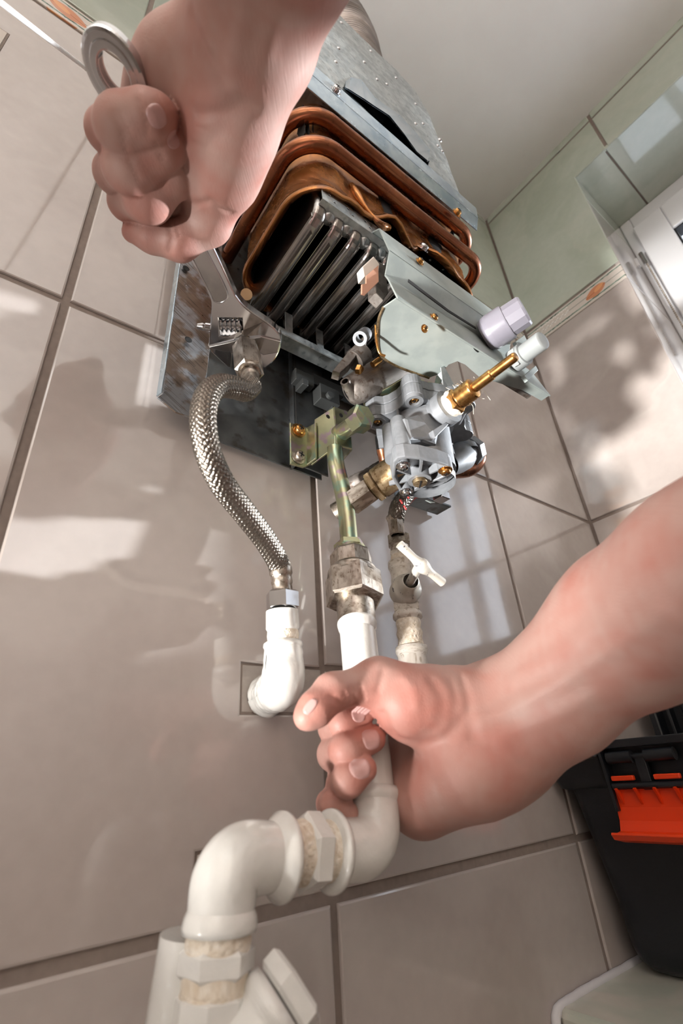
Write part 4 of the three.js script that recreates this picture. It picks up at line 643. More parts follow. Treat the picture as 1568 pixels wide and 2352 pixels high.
// ------------------------------------------------------------------ marble ledge and the toolbox on it
{
  const lx = 0.437, ly = -0.172;
  const s = new THREE.Shape(); s.moveTo(lx + 0.012, 0.001); s.lineTo(XW - 0.001, 0.001); s.lineTo(XW - 0.001, 0.62); s.lineTo(lx + 0.02, 0.62); s.quadraticCurveTo(lx, 0.62, lx, 0.6); s.lineTo(lx, 0.013); s.quadraticCurveTo(lx, 0.001, lx + 0.012, 0.001);
  const ledge = structure('marble_ledge', plate(s, 0.05, basis(V(1, 0, 0), V(0, 0, 1), V(0, -1, 0), V(0, ly, 0)), { bevel: 0.005 }), M.marble);
  part(ledge, 'ledge_front', box(lx + 0.012, XW - 0.001, FLOOR, ly - 0.049, 0.001, 0.6, 0.002), M.beige[1]);
  part(ledge, 'sealant', tube(new THREE.CatmullRomCurve3([V(lx - 0.004, ly - 0.05, 0.003), V(lx - 0.004, ly - 0.02, 0.003), V(lx, ly - 0.003, 0.003), V(lx + 0.02, ly, 0.0035), V(lx + 0.15, ly, 0.0035), V(XW - 0.004, ly, 0.0035)]), 0.0030, { seg: 80, around: 10, bump: (q) => 0.0009 * noise(q * 120, 0.3, 64, 9) }), M.caulk);

  const P = { shell: std({ color: 0x15181d, roughness: 0.34, bumpMap: scuffFine, bumpScale: 0.00015 }), body: std({ color: 0x11141b, roughness: 0.45, bumpMap: scuffFine, bumpScale: 0.00015 }), orange: phy({ color: 0xe03c0a, roughness: 0.38 }) };
  const tb = thing('toolbox', 'open black plastic toolbox with an orange latch flap on the marble ledge', 'toolbox', V(0.65, ly, 0.2));
  const rr4 = (x0, x1, z0, z1, r, y, n = 8) => { const out = []; for (const [cx, cz, a0] of [[x1 - r, z1 - r, 0], [x0 + r, z1 - r, 1], [x0 + r, z0 + r, 2], [x1 - r, z0 + r, 3]]) for (let k = 0; k <= n; k++) { const a = (a0 + k / n) * Math.PI / 2; out.push(V(cx + r * Math.cos(a), y, cz + r * Math.sin(a))); } return out; };
  const lo = (t) => rr4(0.509 + t * 0.034, 0.772 - t * 0.02, 0.012 + t * 0.004, 0.40 - t * 0.02, 0.018, -0.02 - t * (0.152 - 0.02) * 1.0);
  const rows = [0, 0.25, 0.5, 0.75].map(lo);
  const yb = ly + 0.0005;
  rows.push(rr4(0.538, 0.755, 0.015, 0.383, 0.018, yb + 0.02), rr4(0.5405, 0.753, 0.017, 0.381, 0.018, yb + 0.010), rr4(0.546, 0.747, 0.022, 0.376, 0.018, yb + 0.003), rr4(0.554, 0.74, 0.03, 0.368, 0.018, yb), rr4(0.60, 0.69, 0.1, 0.3, 0.018, yb), rr4(0.645, 0.646, 0.19, 0.191, 0.0004, yb));
  part(tb, 'body', loft(rows), P.body);
  // the wide upper shell: a lipped block left of the latch bay, the bay, a block right of it
  const shell = (z0, z1, x0, l = 0) => loft([rr4(x0 + 0.02, 0.785, z0 + 0.006, z1, 0.0055, -0.0285), rr4(x0 + 0.012, 0.787, z0 + 0.004, z1, 0.006, -0.0265), rr4(x0 + 0.008, 0.788, z0 + 0.003, z1, 0.006, -0.020), rr4(x0 + 0.003, 0.79, z0 + 0.001, z1, 0.006, -0.003), rr4(x0 - 0.001, 0.792, z0 - 0.001, z1, 0.006, -0.0015), rr4(x0 - 0.001, 0.792, z0 - 0.001, z1, 0.006, 0.0005), rr4(x0 + 0.004, 0.79, z0 + 0.003, z1, 0.006, 0.0015), rr4(x0 + 0.004, 0.79, z0 + 0.003, z1, 0.006, 0.0095), rr4(x0 + 0.006, 0.789, z0 + 0.004, z1, 0.006, 0.011), rr4(x0 + 0.02, 0.78, z0 + 0.012, z1, 0.004, 0.011)]);
  part(tb, 'upper_shell', join([shell(0.004, 0.063, 0.495), box(0.508, 0.79, -0.027, 0.010, 0.06, 0.40, 0.004)]), P.shell);
  part(tb, 'bay_wall', join([sheet([V(0.493, 0.010, 0.064), V(0.51, 0.010, 0.064), V(0.515, -0.045, 0.064), V(0.497, -0.045, 0.064)], 0.003, V(0, 0, 1)), box(0.496, 0.51, 0.0045, 0.0115, 0.064, 0.40, 0.0012)]), P.shell);
  for (const [a, b] of [[0.07, 0.092], [0.104, 0.128]]) part(tb, 'hinge_barrel', rod(V(0.499, -0.003, a), V(0.499, -0.003, b), 0.0052, 20), P.shell);
  part(tb, 'hinge_pin', rod(V(0.5, -0.003, 0.09), V(0.5, -0.003, 0.106), 0.0026, 14), P.shell);
  part(tb, 'latch_arm', box(0.498, 0.503, -0.029, -0.004, 0.0935, 0.1025, 0.001), P.shell);
  part(tb, 'latch_bar', rod(V(0.498, -0.0255, 0.068), V(0.498, -0.0255, 0.40), 0.0028, 12), P.shell);
  const prof = [[0.4995, -0.0265], [0.5005, -0.030], [0.5012, -0.042], [0.5000, -0.052], [0.4965, -0.0595], [0.486, -0.0605], [0.4805, -0.0590], [0.4795, -0.0605], [0.4825, -0.0645], [0.4985, -0.0680], [0.503, -0.060], [0.5045, -0.043], [0.504, -0.0265]];
  const flapM = basis(V(1, 0, 0), V(0, 1, 0), V(0, 0, 1), V(0, 0, 0.0635));
  const flap = part(tb, 'latch_flap', plate(prof, 0.1265, flapM, { bevel: 0.0006 }), P.orange);
  for (let k = 0; k < 4; k++) part(flap, 'rib', sheet([V(0.500, -0.026, 0.07 + k * 0.0165), V(0.4935, -0.0275, 0.07 + k * 0.0165), V(0.4955, -0.030, 0.07 + k * 0.0165), V(0.501, -0.040, 0.07 + k * 0.0165)], 0.0022, V(0, 0, 1), { bevel: 0.0003 }), P.orange);
  for (const [a, b] of [[0.069, 0.089], [0.106, 0.127]]) part(flap, 'catch', box(0.4955, 0.500, -0.0215, -0.0175, a, b, 0.001), P.orange);
  const lid = part(tb, 'lid', join([box(0.742, 0.747, 0.008, 0.19, 0.03, 0.40, 0.003), box(0.722, 0.745, 0.008, 0.19, 0.022, 0.032, 0.003)]), P.shell);
  for (const z of [0.042, 0.058]) part(lid, 'rib', box(0.728, 0.743, 0.010, 0.185, z, z + 0.004, 0.001), P.shell);
  part(lid, 'tray_pocket', join([box(0.716, 0.743, 0.012, 0.05, 0.062, 0.36, 0.006), box(0.716, 0.743, 0.058, 0.175, 0.066, 0.36, 0.006)]), P.body);
}

// ------------------------------------------------------------------ the person's two bare arms, each one continuous skin
// a signed distance made of tapered limbs and lumps, meshed with surface nets on a grid
const D = (px, py, dep) => EYE.clone().addScaledVector(ray(px, py), dep);
function fleshField(groups, k0, marks = []) {
  const prep = groups.map((g) => ({ k: g.k, join: g.join ?? k0, items: g.items.map(([a, b, ra, rb]) => { const d = b.clone().sub(a); return { ax: a.x, ay: a.y, az: a.z, dx: d.x, dy: d.y, dz: d.z, l2: d.lengthSq() || 1e-9, ra, rb }; }) }));
  const smin = (a, b, k) => { const h = Math.max(k - Math.abs(a - b), 0) / k; return Math.min(a, b) - h * h * k * 0.25; };
  const f = (x, y, z) => {
    let r = 1;
    for (const g of prep) {
      let s = 1;
      for (const c of g.items) {
        const px = x - c.ax, py = y - c.ay, pz = z - c.az; let t = (px * c.dx + py * c.dy + pz * c.dz) / c.l2; t = t < 0 ? 0 : t > 1 ? 1 : t;
        const qx = px - c.dx * t, qy = py - c.dy * t, qz = pz - c.dz * t;
        s = smin(s, Math.sqrt(qx * qx + qy * qy + qz * qz) - (c.ra + (c.rb - c.ra) * t), g.k);
      }
      r = smin(r, s, g.join);
    }
    for (const m of marks) {                                        // creases (depth < 0) and veins or tendons (> 0)
      if (x < m.x0 || x > m.x1 || y < m.y0 || y > m.y1 || z < m.z0 || z > m.z1) continue;
      let best = 1;
      for (const c of m.seg) { const px = x - c.ax, py = y - c.ay, pz = z - c.az; let t = (px * c.dx + py * c.dy + pz * c.dz) / c.l2; t = t < 0 ? 0 : t > 1 ? 1 : t; const qx = px - c.dx * t, qy = py - c.dy * t, qz = pz - c.dz * t; best = Math.min(best, qx * qx + qy * qy + qz * qz); }
      r -= m.h * Math.exp(-best / (m.w * m.w));
    }
    return r;
  };
  return f;
}
const gradient = (f, p, e = 0.0008) => V(f(p.x + e, p.y, p.z) - f(p.x - e, p.y, p.z), f(p.x, p.y + e, p.z) - f(p.x, p.y - e, p.z), f(p.x, p.y, p.z + e) - f(p.x, p.y, p.z - e)).normalize();
function reach(f, px, py) {                                         // where the skin is met along one line of sight
  const d = ray(px, py), l = d.length(); let t = 0.12;
  for (let k = 0; k < 200; k++) { const p = EYE.clone().addScaledVector(d, t), v = f(p.x, p.y, p.z); if (v < 0.00015) return p; t += Math.max(v * 0.8, 0.0002) / l; if (t > 0.6) break; }
  return null;
}
function mark(f, pts, h, w) {
  const q = pts.map(([x, y]) => reach(f, x, y)).filter(Boolean); if (q.length < 2) return null;
  const seg = []; for (let i = 0; i + 1 < q.length; i++) { const a = q[i], d = q[i + 1].clone().sub(a); seg.push({ ax: a.x, ay: a.y, az: a.z, dx: d.x, dy: d.y, dz: d.z, l2: d.lengthSq() || 1e-9 }); }
  const b = new THREE.Box3().setFromPoints(q).expandByScalar(w * 2.6);
  return { seg, h, w, x0: b.min.x, x1: b.max.x, y0: b.min.y, y1: b.max.y, z0: b.min.z, z1: b.max.z };
}
function skinMesh(f, lo, hi, cell, colour) {
  const n = [0, 1, 2].map((i) => Math.ceil((hi.getComponent(i) - lo.getComponent(i)) / cell / 8) * 8 + 1), [nx, ny, nz] = n, val = new Float32Array(nx * ny * nz).fill(1), B = 8;
  for (let k = 0; k < nz - 1; k += B) for (let j = 0; j < ny - 1; j += B) for (let i = 0; i < nx - 1; i += B) {
    const v = f(lo.x + (i + B / 2) * cell, lo.y + (j + B / 2) * cell, lo.z + (k + B / 2) * cell), R = B * cell * 0.95 + 0.004;
    if (Math.abs(v) > R) { if (v < 0) for (let c = k; c <= k + B; c++) for (let b = j; b <= j + B; b++) for (let a = i; a <= i + B; a++) { const q = a + nx * (b + ny * c); if (val[q] === 1) val[q] = -1; } continue; }
    for (let c = k; c <= Math.min(k + B, nz - 1); c++) for (let b = j; b <= Math.min(j + B, ny - 1); b++) for (let a = i; a <= Math.min(i + B, nx - 1); a++) { const q = a + nx * (b + ny * c); if (val[q] === 1 || val[q] === -1) val[q] = f(lo.x + a * cell, lo.y + b * cell, lo.z + c * cell); }
  }
  const id = new Int32Array(nx * ny * nz).fill(-1), pos = [], idx = [];
  for (let c = 0; c < nz - 1; c++) for (let b = 0; b < ny - 1; b++) for (let a = 0; a < nx - 1; a++) {
    const q = a + nx * (b + ny * c); let m = 0, sx = 0, sy = 0, sz = 0;
    const cv = [val[q], val[q + 1], val[q + nx], val[q + nx + 1], val[q + nx * ny], val[q + 1 + nx * ny], val[q + nx + nx * ny], val[q + nx + 1 + nx * ny]];
    let neg = 0; for (const v of cv) if (v < 0) neg++; if (!neg || neg === 8) continue;
    for (const [u, w] of [[0, 1], [2, 3], [4, 5], [6, 7], [0, 2], [1, 3], [4, 6], [5, 7], [0, 4], [1, 5], [2, 6], [3, 7]]) if ((cv[u] < 0) !== (cv[w] < 0)) { const t = cv[u] / (cv[u] - cv[w]); sx += (u & 1) + ((w & 1) - (u & 1)) * t; sy += ((u >> 1) & 1) + (((w >> 1) & 1) - ((u >> 1) & 1)) * t; sz += (u >> 2) + ((w >> 2) - (u >> 2)) * t; m++; }
    id[q] = pos.length / 3; pos.push(lo.x + (a + sx / m) * cell, lo.y + (b + sy / m) * cell, lo.z + (c + sz / m) * cell);
  }
  const quad = (a, b, c, d, flip) => { if (a < 0 || b < 0 || c < 0 || d < 0) return; flip ? idx.push(a, c, b, a, d, c) : idx.push(a, b, c, a, c, d); };
  for (let c = 1; c < nz - 1; c++) for (let b = 1; b < ny - 1; b++) for (let a = 1; a < nx - 1; a++) {
    const q = a + nx * (b + ny * c), v = val[q];
    if ((v < 0) !== (val[q + 1] < 0)) quad(id[q - nx - nx * ny], id[q - nx * ny], id[q], id[q - nx], v >= 0);
    if ((v < 0) !== (val[q + nx] < 0)) quad(id[q - 1 - nx * ny], id[q - 1], id[q], id[q - nx * ny], v >= 0);
    if ((v < 0) !== (val[q + nx * ny] < 0)) quad(id[q - 1 - nx], id[q - nx], id[q], id[q - 1], v >= 0);
  }
  const g = new THREE.BufferGeometry(), nor = new Float32Array(pos.length), col = new Float32Array(pos.length), uv = new Float32Array(pos.length / 3 * 2);
  for (let i = 0; i < pos.length; i += 3) {
    const p = V(pos[i], pos[i + 1], pos[i + 2]), nn = gradient(f, p); nor.set([nn.x, nn.y, nn.z], i);
    const c = colour(p, nn); col.set(c, i);
    uv[i / 3 * 2] = p.clone().dot(RIGHT); uv[i / 3 * 2 + 1] = p.clone().dot(DOWN);
  }
  g.setAttribute('position', new THREE.Float32BufferAttribute(pos, 3)); g.setAttribute('normal', new THREE.BufferAttribute(nor, 3)); g.setAttribute('color', new THREE.BufferAttribute(col, 3)); g.setAttribute('uv', new THREE.BufferAttribute(uv, 2)); g.setIndex(idx);
  return g;
}
const n3 = (p, s, k) => (noise(p.x * s + 7, p.y * s + 3, 256, k) + noise(p.y * s + 5, p.z * s + 9, 256, k + 1) + noise(p.z * s + 2, p.x * s + 6, 256, k + 2)) / 3;
const skinBump = texture(512, 0.05, (u, v) => { const a = noise(u * 90, v * 60, 120, 3), b = fbm(u, v, 32, 4, 5); return 0.5 * a + 0.5 * b; }, false);
M.skin = phy({ vertexColors: true, roughness: 0.55, sheen: 0.1, sheenRoughness: 0.5, sheenColor: new THREE.Color().setRGB(1, 0.75, 0.65), bumpMap: skinBump, bumpScale: 0.0001 });
M.nail = phy({ color: new THREE.Color().setRGB(0.50, 0.29, 0.27), roughness: 0.28, clearcoat: 0.3 });
M.nailEdge = phy({ color: new THREE.Color().setRGB(0.75, 0.66, 0.6), roughness: 0.35 });
function skinColour(red) {                                          // pinker at the given places, mottled everywhere
  return (p) => {
    const m = n3(p, 90, 31), q = n3(p, 300, 41); let r = 0; for (const [c, s, k] of red) r += k * Math.exp(-p.distanceToSquared(c) / (s * s));
    const t = Math.min(1, Math.max(0, 0.25 + (m - 0.5) * 1.5 + (q - 0.5) * 0.5 + r));
    return [0.46 + (0.42 - 0.46) * t, 0.285 + (0.175 - 0.285) * t, 0.245 + (0.14 - 0.245) * t];
  };
}
function nail(parent, f, [px, py], [tx, ty], w, l) {                // nail bed at the first pixel, growing towards the second
  const p = reach(f, px, py), t = reach(f, tx, ty) || D(tx, ty, p.clone().sub(EYE).dot(FWD)); if (!p) return;
  const n = gradient(f, p, 0.003), y = t.sub(p); y.addScaledVector(n, -y.dot(n)).normalize();
  const x = y.clone().cross(n);
  const N = 14, pos = [], idx = [], o = p.clone();                  // the plate follows the skin beneath it and stands a little proud
  for (let j = 0; j <= N; j++) for (let i = 0; i <= N; i++) {
    const u = i / N * 2 - 1, v = j / N * 2 - 1, e = Math.sqrt(1 - v * v * (v < 0 ? 0.62 : 0.45)), q = o.clone().addScaledVector(x, u * w * 0.5 * e).addScaledVector(y, v * l * 0.5 * (1 - 0.26 * u * u)).addScaledVector(n, 0.008);
    for (let k = 0; k < 40; k++) { const d = f(q.x, q.y, q.z); if (d < 0.0001) break; q.addScaledVector(n, -Math.max(d * 0.8, 0.0001)); if (q.clone().sub(o).dot(n) < -0.005) break; }
    const edge = Math.max(Math.abs(u), Math.abs(v));
    q.addScaledVector(n, edge > 0.98 ? -0.0006 : edge > 0.8 ? 0.00015 : 0.00035); pos.push(q.x, q.y, q.z);
  }
  for (let j = 0; j < N; j++) for (let i = 0; i < N; i++) { const a = j * (N + 1) + i, b = a + N + 1; idx.push(a, a + 1, b, b, a + 1, b + 1); }
  const g = new THREE.BufferGeometry(); g.setAttribute('position', new THREE.Float32BufferAttribute(pos, 3)); g.setAttribute('uv', new THREE.Float32BufferAttribute(pos.filter((_, i) => i % 3 < 2), 2)); g.setIndex(idx); g.computeVertexNormals();
  part(parent, 'fingernail', g, M.nail);
}
const person = thing('person', 'bare arms of a person, left hand turning a wrench, right hand gripping the white pipe', 'person', V(0.2, 0.1, 0.2));
{
  // right arm: comes in from the right, fist round the white pipe
  const cap = (a, b, ra, rb = ra) => [Z(...a), Z(...b), ra, rb];
  const finger = (pts, rs) => { const out = []; for (let i = 0; i + 1 < pts.length; i++) out.push(cap(pts[i], pts[i + 1], rs[i], rs[i + 1])); return { k: 0.004, join: 0.0015, items: out }; };
  const palm = { k: 0.022, items: [
    cap([1175, 1645, 0.142], [1460, 1428, 0.222], 0.0280, 0.0355), cap([1460, 1428, 0.222], [1640, 1318, 0.268], 0.0352, 0.0355), cap([1190, 1690, 0.148], [1290, 1625, 0.172], 0.020, 0.022),
    cap([1140, 1640, 0.132], [985, 1600, 0.088], 0.0245, 0.017), cap([1140, 1660, 0.13], [970, 1690, 0.078], 0.024, 0.016), cap([1130, 1700, 0.13], [965, 1770, 0.078], 0.024, 0.016), cap([1120, 1735, 0.13], [965, 1835, 0.086], 0.022, 0.015),
    cap([985, 1600, 0.088], [930, 1610, 0.05], 0.014, 0.011), cap([970, 1690, 0.078], [920, 1690, 0.048], 0.014, 0.011), cap([965, 1770, 0.078], [918, 1765, 0.05], 0.013, 0.011), cap([965, 1835, 0.086], [915, 1840, 0.056], 0.0125, 0.010),
    cap([1065, 1780, 0.126], [968, 1842, 0.100], 0.0205, 0.0125) ] };
  const thenar = { k: 0.014, join: 0.011, items: [cap([1035, 1612, 0.126], [935, 1612, 0.118], 0.0205, 0.0172), cap([1000, 1640, 0.124], [960, 1650, 0.116], 0.015, 0.013), cap([935, 1600, 0.118], [868, 1566, 0.112], 0.0148, 0.0118)] };
  const thumb = { k: 0.006, join: 0.009, items: [cap([868, 1564, 0.112], [762, 1590, 0.110], 0.0112, 0.0088), cap([762, 1590, 0.110], [722, 1630, 0.110], 0.0092, 0.0082), cap([722, 1630, 0.110], [702, 1648, 0.109], 0.0078, 0.0058)] };
  const fingers = [
    finger([[930, 1610, 0.05], [830, 1660, 0.046], [763, 1674, 0.068], [788, 1660, 0.0935], [834, 1640, 0.0985]], [0.010, 0.0092, 0.0078, 0.0074, 0.0064]),
    finger([[920, 1690, 0.048], [830, 1720, 0.044], [765, 1732, 0.070], [795, 1722, 0.0965], [856, 1697, 0.1]], [0.0105, 0.0096, 0.0088, 0.0086, 0.0072]),
    finger([[918, 1765, 0.05], [840, 1785, 0.046], [786, 1803, 0.074], [800, 1790, 0.0985], [836, 1766, 0.1025]], [0.010, 0.0094, 0.0086, 0.0082, 0.0068]),
    finger([[915, 1840, 0.056], [850, 1852, 0.05], [756, 1845, 0.070], [764, 1848, 0.079], [800, 1868, 0.085]], [0.009, 0.008, 0.0066, 0.0066, 0.0056]),
  ];
  const far = Z(1640, 1318, 0.268), near = Z(1460, 1428, 0.222), elbow = far.clone().addScaledVector(far.clone().sub(near).normalize(), 0.14); palm.items.push([far, elbow, 0.0355, 0.038]);
  const groups = [palm, thenar, thumb, ...fingers], f0 = fleshField(groups, 0.007);
  const wr = (pts, h, w) => mark(f0, pts, h, w);
  const marks = [
    wr([[905, 1508], [880, 1545], [868, 1585]], -0.0006, 0.0022), wr([[990, 1560], [1020, 1610], [1010, 1665], [960, 1700]], -0.0007, 0.004), wr([[1035, 1560], [1048, 1610], [1040, 1650]], -0.0005, 0.003),
    wr([[905, 1690], [960, 1712], [1020, 1700], [1060, 1655]], -0.0014, 0.0035), wr([[1050, 1540], [1075, 1600], [1080, 1660], [1090, 1700]], -0.0007, 0.003), wr([[1080, 1690], [1150, 1730], [1195, 1760]], -0.0006, 0.003),
    wr([[1110, 1655], [1200, 1610], [1300, 1560], [1420, 1480], [1520, 1410]], 0.0012, 0.0045), wr([[1180, 1560], [1290, 1500], [1400, 1410]], 0.0008, 0.005), wr([[1150, 1690], [1260, 1650], [1360, 1600]], 0.0008, 0.0045),
    wr([[826, 1572], [836, 1606]], -0.0007, 0.0014), wr([[806, 1580], [814, 1612]], -0.0006, 0.0012), wr([[790, 1590], [800, 1612]], -0.0004, 0.0012), wr([[762, 1600], [776, 1615]], -0.0006, 0.0013),
    wr([[930, 1560], [950, 1585], [955, 1620]], 0.0006, 0.003), wr([[880, 1640], [900, 1680]], -0.001, 0.002), wr([[955, 1740], [1000, 1800], [1010, 1850]], -0.0004, 0.002),
  ].filter(Boolean);
  const f = fleshField(groups, 0.007, marks);
  const R = (x, y, s, k) => { const p = reach(f, x, y); return p ? [p, s, k] : [Z(x, y, 0.1), s, 0]; };
  const g = skinMesh(f, V(0.11, -0.13, 0.02), V(0.46, 0.24, 0.35).max(elbow.clone().addScalar(0.05)), 0.0017, skinColour([R(700, 1645, 0.012, 0.5), R(745, 1600, 0.014, 0.25), R(850, 1640, 0.012, 0.35), R(868, 1700, 0.012, 0.4), R(850, 1765, 0.012, 0.35), R(740, 1850, 0.016, 0.6), R(760, 1700, 0.018, 0.3), R(1060, 1700, 0.035, 0.3), R(980, 1640, 0.03, 0.22), R(930, 1540, 0.02, 0.3), R(1000, 1850, 0.03, 0.2)]));
  const arm = part(person, 'arm', g, M.skin, 'right hand closed round the pipe and its forearm');
  nail(arm, f, [823, 1642], [846, 1639], 0.0082, 0.009); nail(arm, f, [853, 1697], [876, 1693], 0.0115, 0.0125); nail(arm, f, [826, 1763], [850, 1757], 0.0112, 0.0125); nail(arm, f, [712, 1622], [694, 1646], 0.0055, 0.0095);
}
{
  // left arm: comes down from above, fist round the wrench
  const cap = (a, b, ra, rb = ra) => [D(...a), D(...b), ra, rb];
  const finger = (pts, rs) => { const out = []; for (let i = 0; i + 1 < pts.length; i++) out.push(cap(pts[i], pts[i + 1], rs[i], rs[i + 1])); return { k: 0.006, join: 0.0014, items: out }; };
  const palm = { k: 0.02, items: [
    cap([594, 20, 0.248], [640, -190, 0.215], 0.0265, 0.033), cap([640, -190, 0.215], [690, -420, 0.19], 0.034, 0.038), cap([612, 40, 0.25], [655, -160, 0.22], 0.022, 0.026),
    cap([560, 60, 0.258], [415, 165, 0.284], 0.026, 0.0215), cap([415, 165, 0.284], [375, 215, 0.292], 0.019, 0.017), cap([580, 70, 0.268], [465, 330, 0.322], 0.024, 0.018),
    cap([415, 180, 0.288], [300, 300, 0.312], 0.017, 0.012), cap([470, 300, 0.312], [320, 400, 0.335], 0.018, 0.012), cap([470, 380, 0.325], [350, 480, 0.355], 0.017, 0.011),
    cap([578, 130, 0.258], [530, 300, 0.288], 0.0245, 0.0225), cap([530, 300, 0.288], [503, 400, 0.312], 0.0225, 0.019), cap([508, 400, 0.312], [482, 455, 0.326], 0.0185, 0.0148) ] };
  const thumb = { k: 0.007, join: 0.008, items: [cap([490, 440, 0.322], [482, 512, 0.332], 0.0145, 0.0135), cap([482, 512, 0.332], [412, 555, 0.332], 0.0125, 0.0118), cap([412, 555, 0.332], [350, 544, 0.330], 0.0112, 0.0098), cap([350, 544, 0.330], [303, 534, 0.330], 0.0092, 0.0066)] };
  const fingers = [
    finger([[300, 290, 0.315], [248, 300, 0.29], [284, 287, 0.272], [340, 270, 0.268], [366, 264, 0.270]], [0.0115, 0.0115, 0.0142, 0.0125, 0.0095]),
    finger([[320, 385, 0.33], [262, 398, 0.31], [298, 384, 0.288], [370, 338, 0.284], [408, 316, 0.286]], [0.0115, 0.0112, 0.0138, 0.0120, 0.0092]),
    finger([[340, 450, 0.345], [290, 465, 0.325], [340, 456, 0.306], [400, 402, 0.302], [424, 384, 0.304]], [0.0112, 0.0105, 0.0136, 0.0115, 0.0090]),
    finger([[350, 500, 0.36], [304, 480, 0.336], [326, 482, 0.328], [400, 455, 0.325]], [0.0105, 0.0085, 0.0098, 0.0115]),
  ];
  const onward = (a, b, l, r0, r1) => { const p = b.clone(), q = b.clone().addScaledVector(b.clone().sub(a).normalize(), l); palm.items.push([p, q, r0, r1]); return q; };
  const elbow = onward(D(640, -190, 0.215), D(690, -420, 0.19), 0.16, 0.038, 0.043);
  const groups = [palm, thumb, ...fingers], f0 = fleshField(groups, 0.006);
  const wr = (pts, h, w) => mark(f0, pts, h, w);
  const marks = [
    wr([[440, 40], [490, 150], [530, 220], [580, 250]], -0.0012, 0.004), wr([[455, 262], [500, 258], [560, 245]], -0.0012, 0.003), wr([[440, 470], [485, 462], [530, 490]], -0.0012, 0.0022), wr([[386, 510], [396, 545], [390, 575]], -0.0012, 0.0022), wr([[402, 505], [410, 540]], -0.0007, 0.0014),
    wr([[560, 20], [540, 120], [530, 200]], 0.001, 0.005), wr([[640, 20], [610, 120]], 0.0008, 0.005), wr([[262, 262], [282, 300], [288, 345]], -0.0006, 0.002), wr([[276, 258], [296, 300]], -0.0004, 0.0015), wr([[300, 372], [318, 410]], -0.0006, 0.0018), wr([[318, 232], [338, 268], [338, 310]], -0.0006, 0.002), wr([[360, 330], [372, 362]], -0.0006, 0.0018), wr([[540, 250], [470, 330], [440, 420]], -0.0012, 0.006), wr([[450, 290], [470, 300]], -0.0005, 0.0015), wr([[442, 330], [470, 340]], -0.0005, 0.0015),
  ].filter(Boolean);
  const f = fleshField(groups, 0.006, marks);
  const R = (x, y, s, k) => { const p = reach(f, x, y); return p ? [p, s, k] : [D(x, y, 0.3), s, 0]; };
  const g = skinMesh(f, V(-0.06, 0.2, 0.08), V(0.17, 0.50, 0.36).max(elbow.clone().addScalar(0.05)), 0.0017, skinColour([R(228, 330, 0.014, 0.4), R(245, 430, 0.014, 0.4), R(300, 490, 0.012, 0.35), R(290, 520, 0.012, 0.4), R(450, 90, 0.03, 0.15), R(520, 480, 0.02, 0.3), R(420, 580, 0.015, 0.3), R(370, 262, 0.012, 0.3), R(415, 315, 0.012, 0.3)]));
  const arm = part(person, 'arm', g, M.skin, 'left hand closed round the wrench handle and its wrist');
  nail(arm, f, [362, 266], [380, 258], 0.0115, 0.0115); nail(arm, f, [396, 320], [414, 311], 0.0095, 0.0095);
}

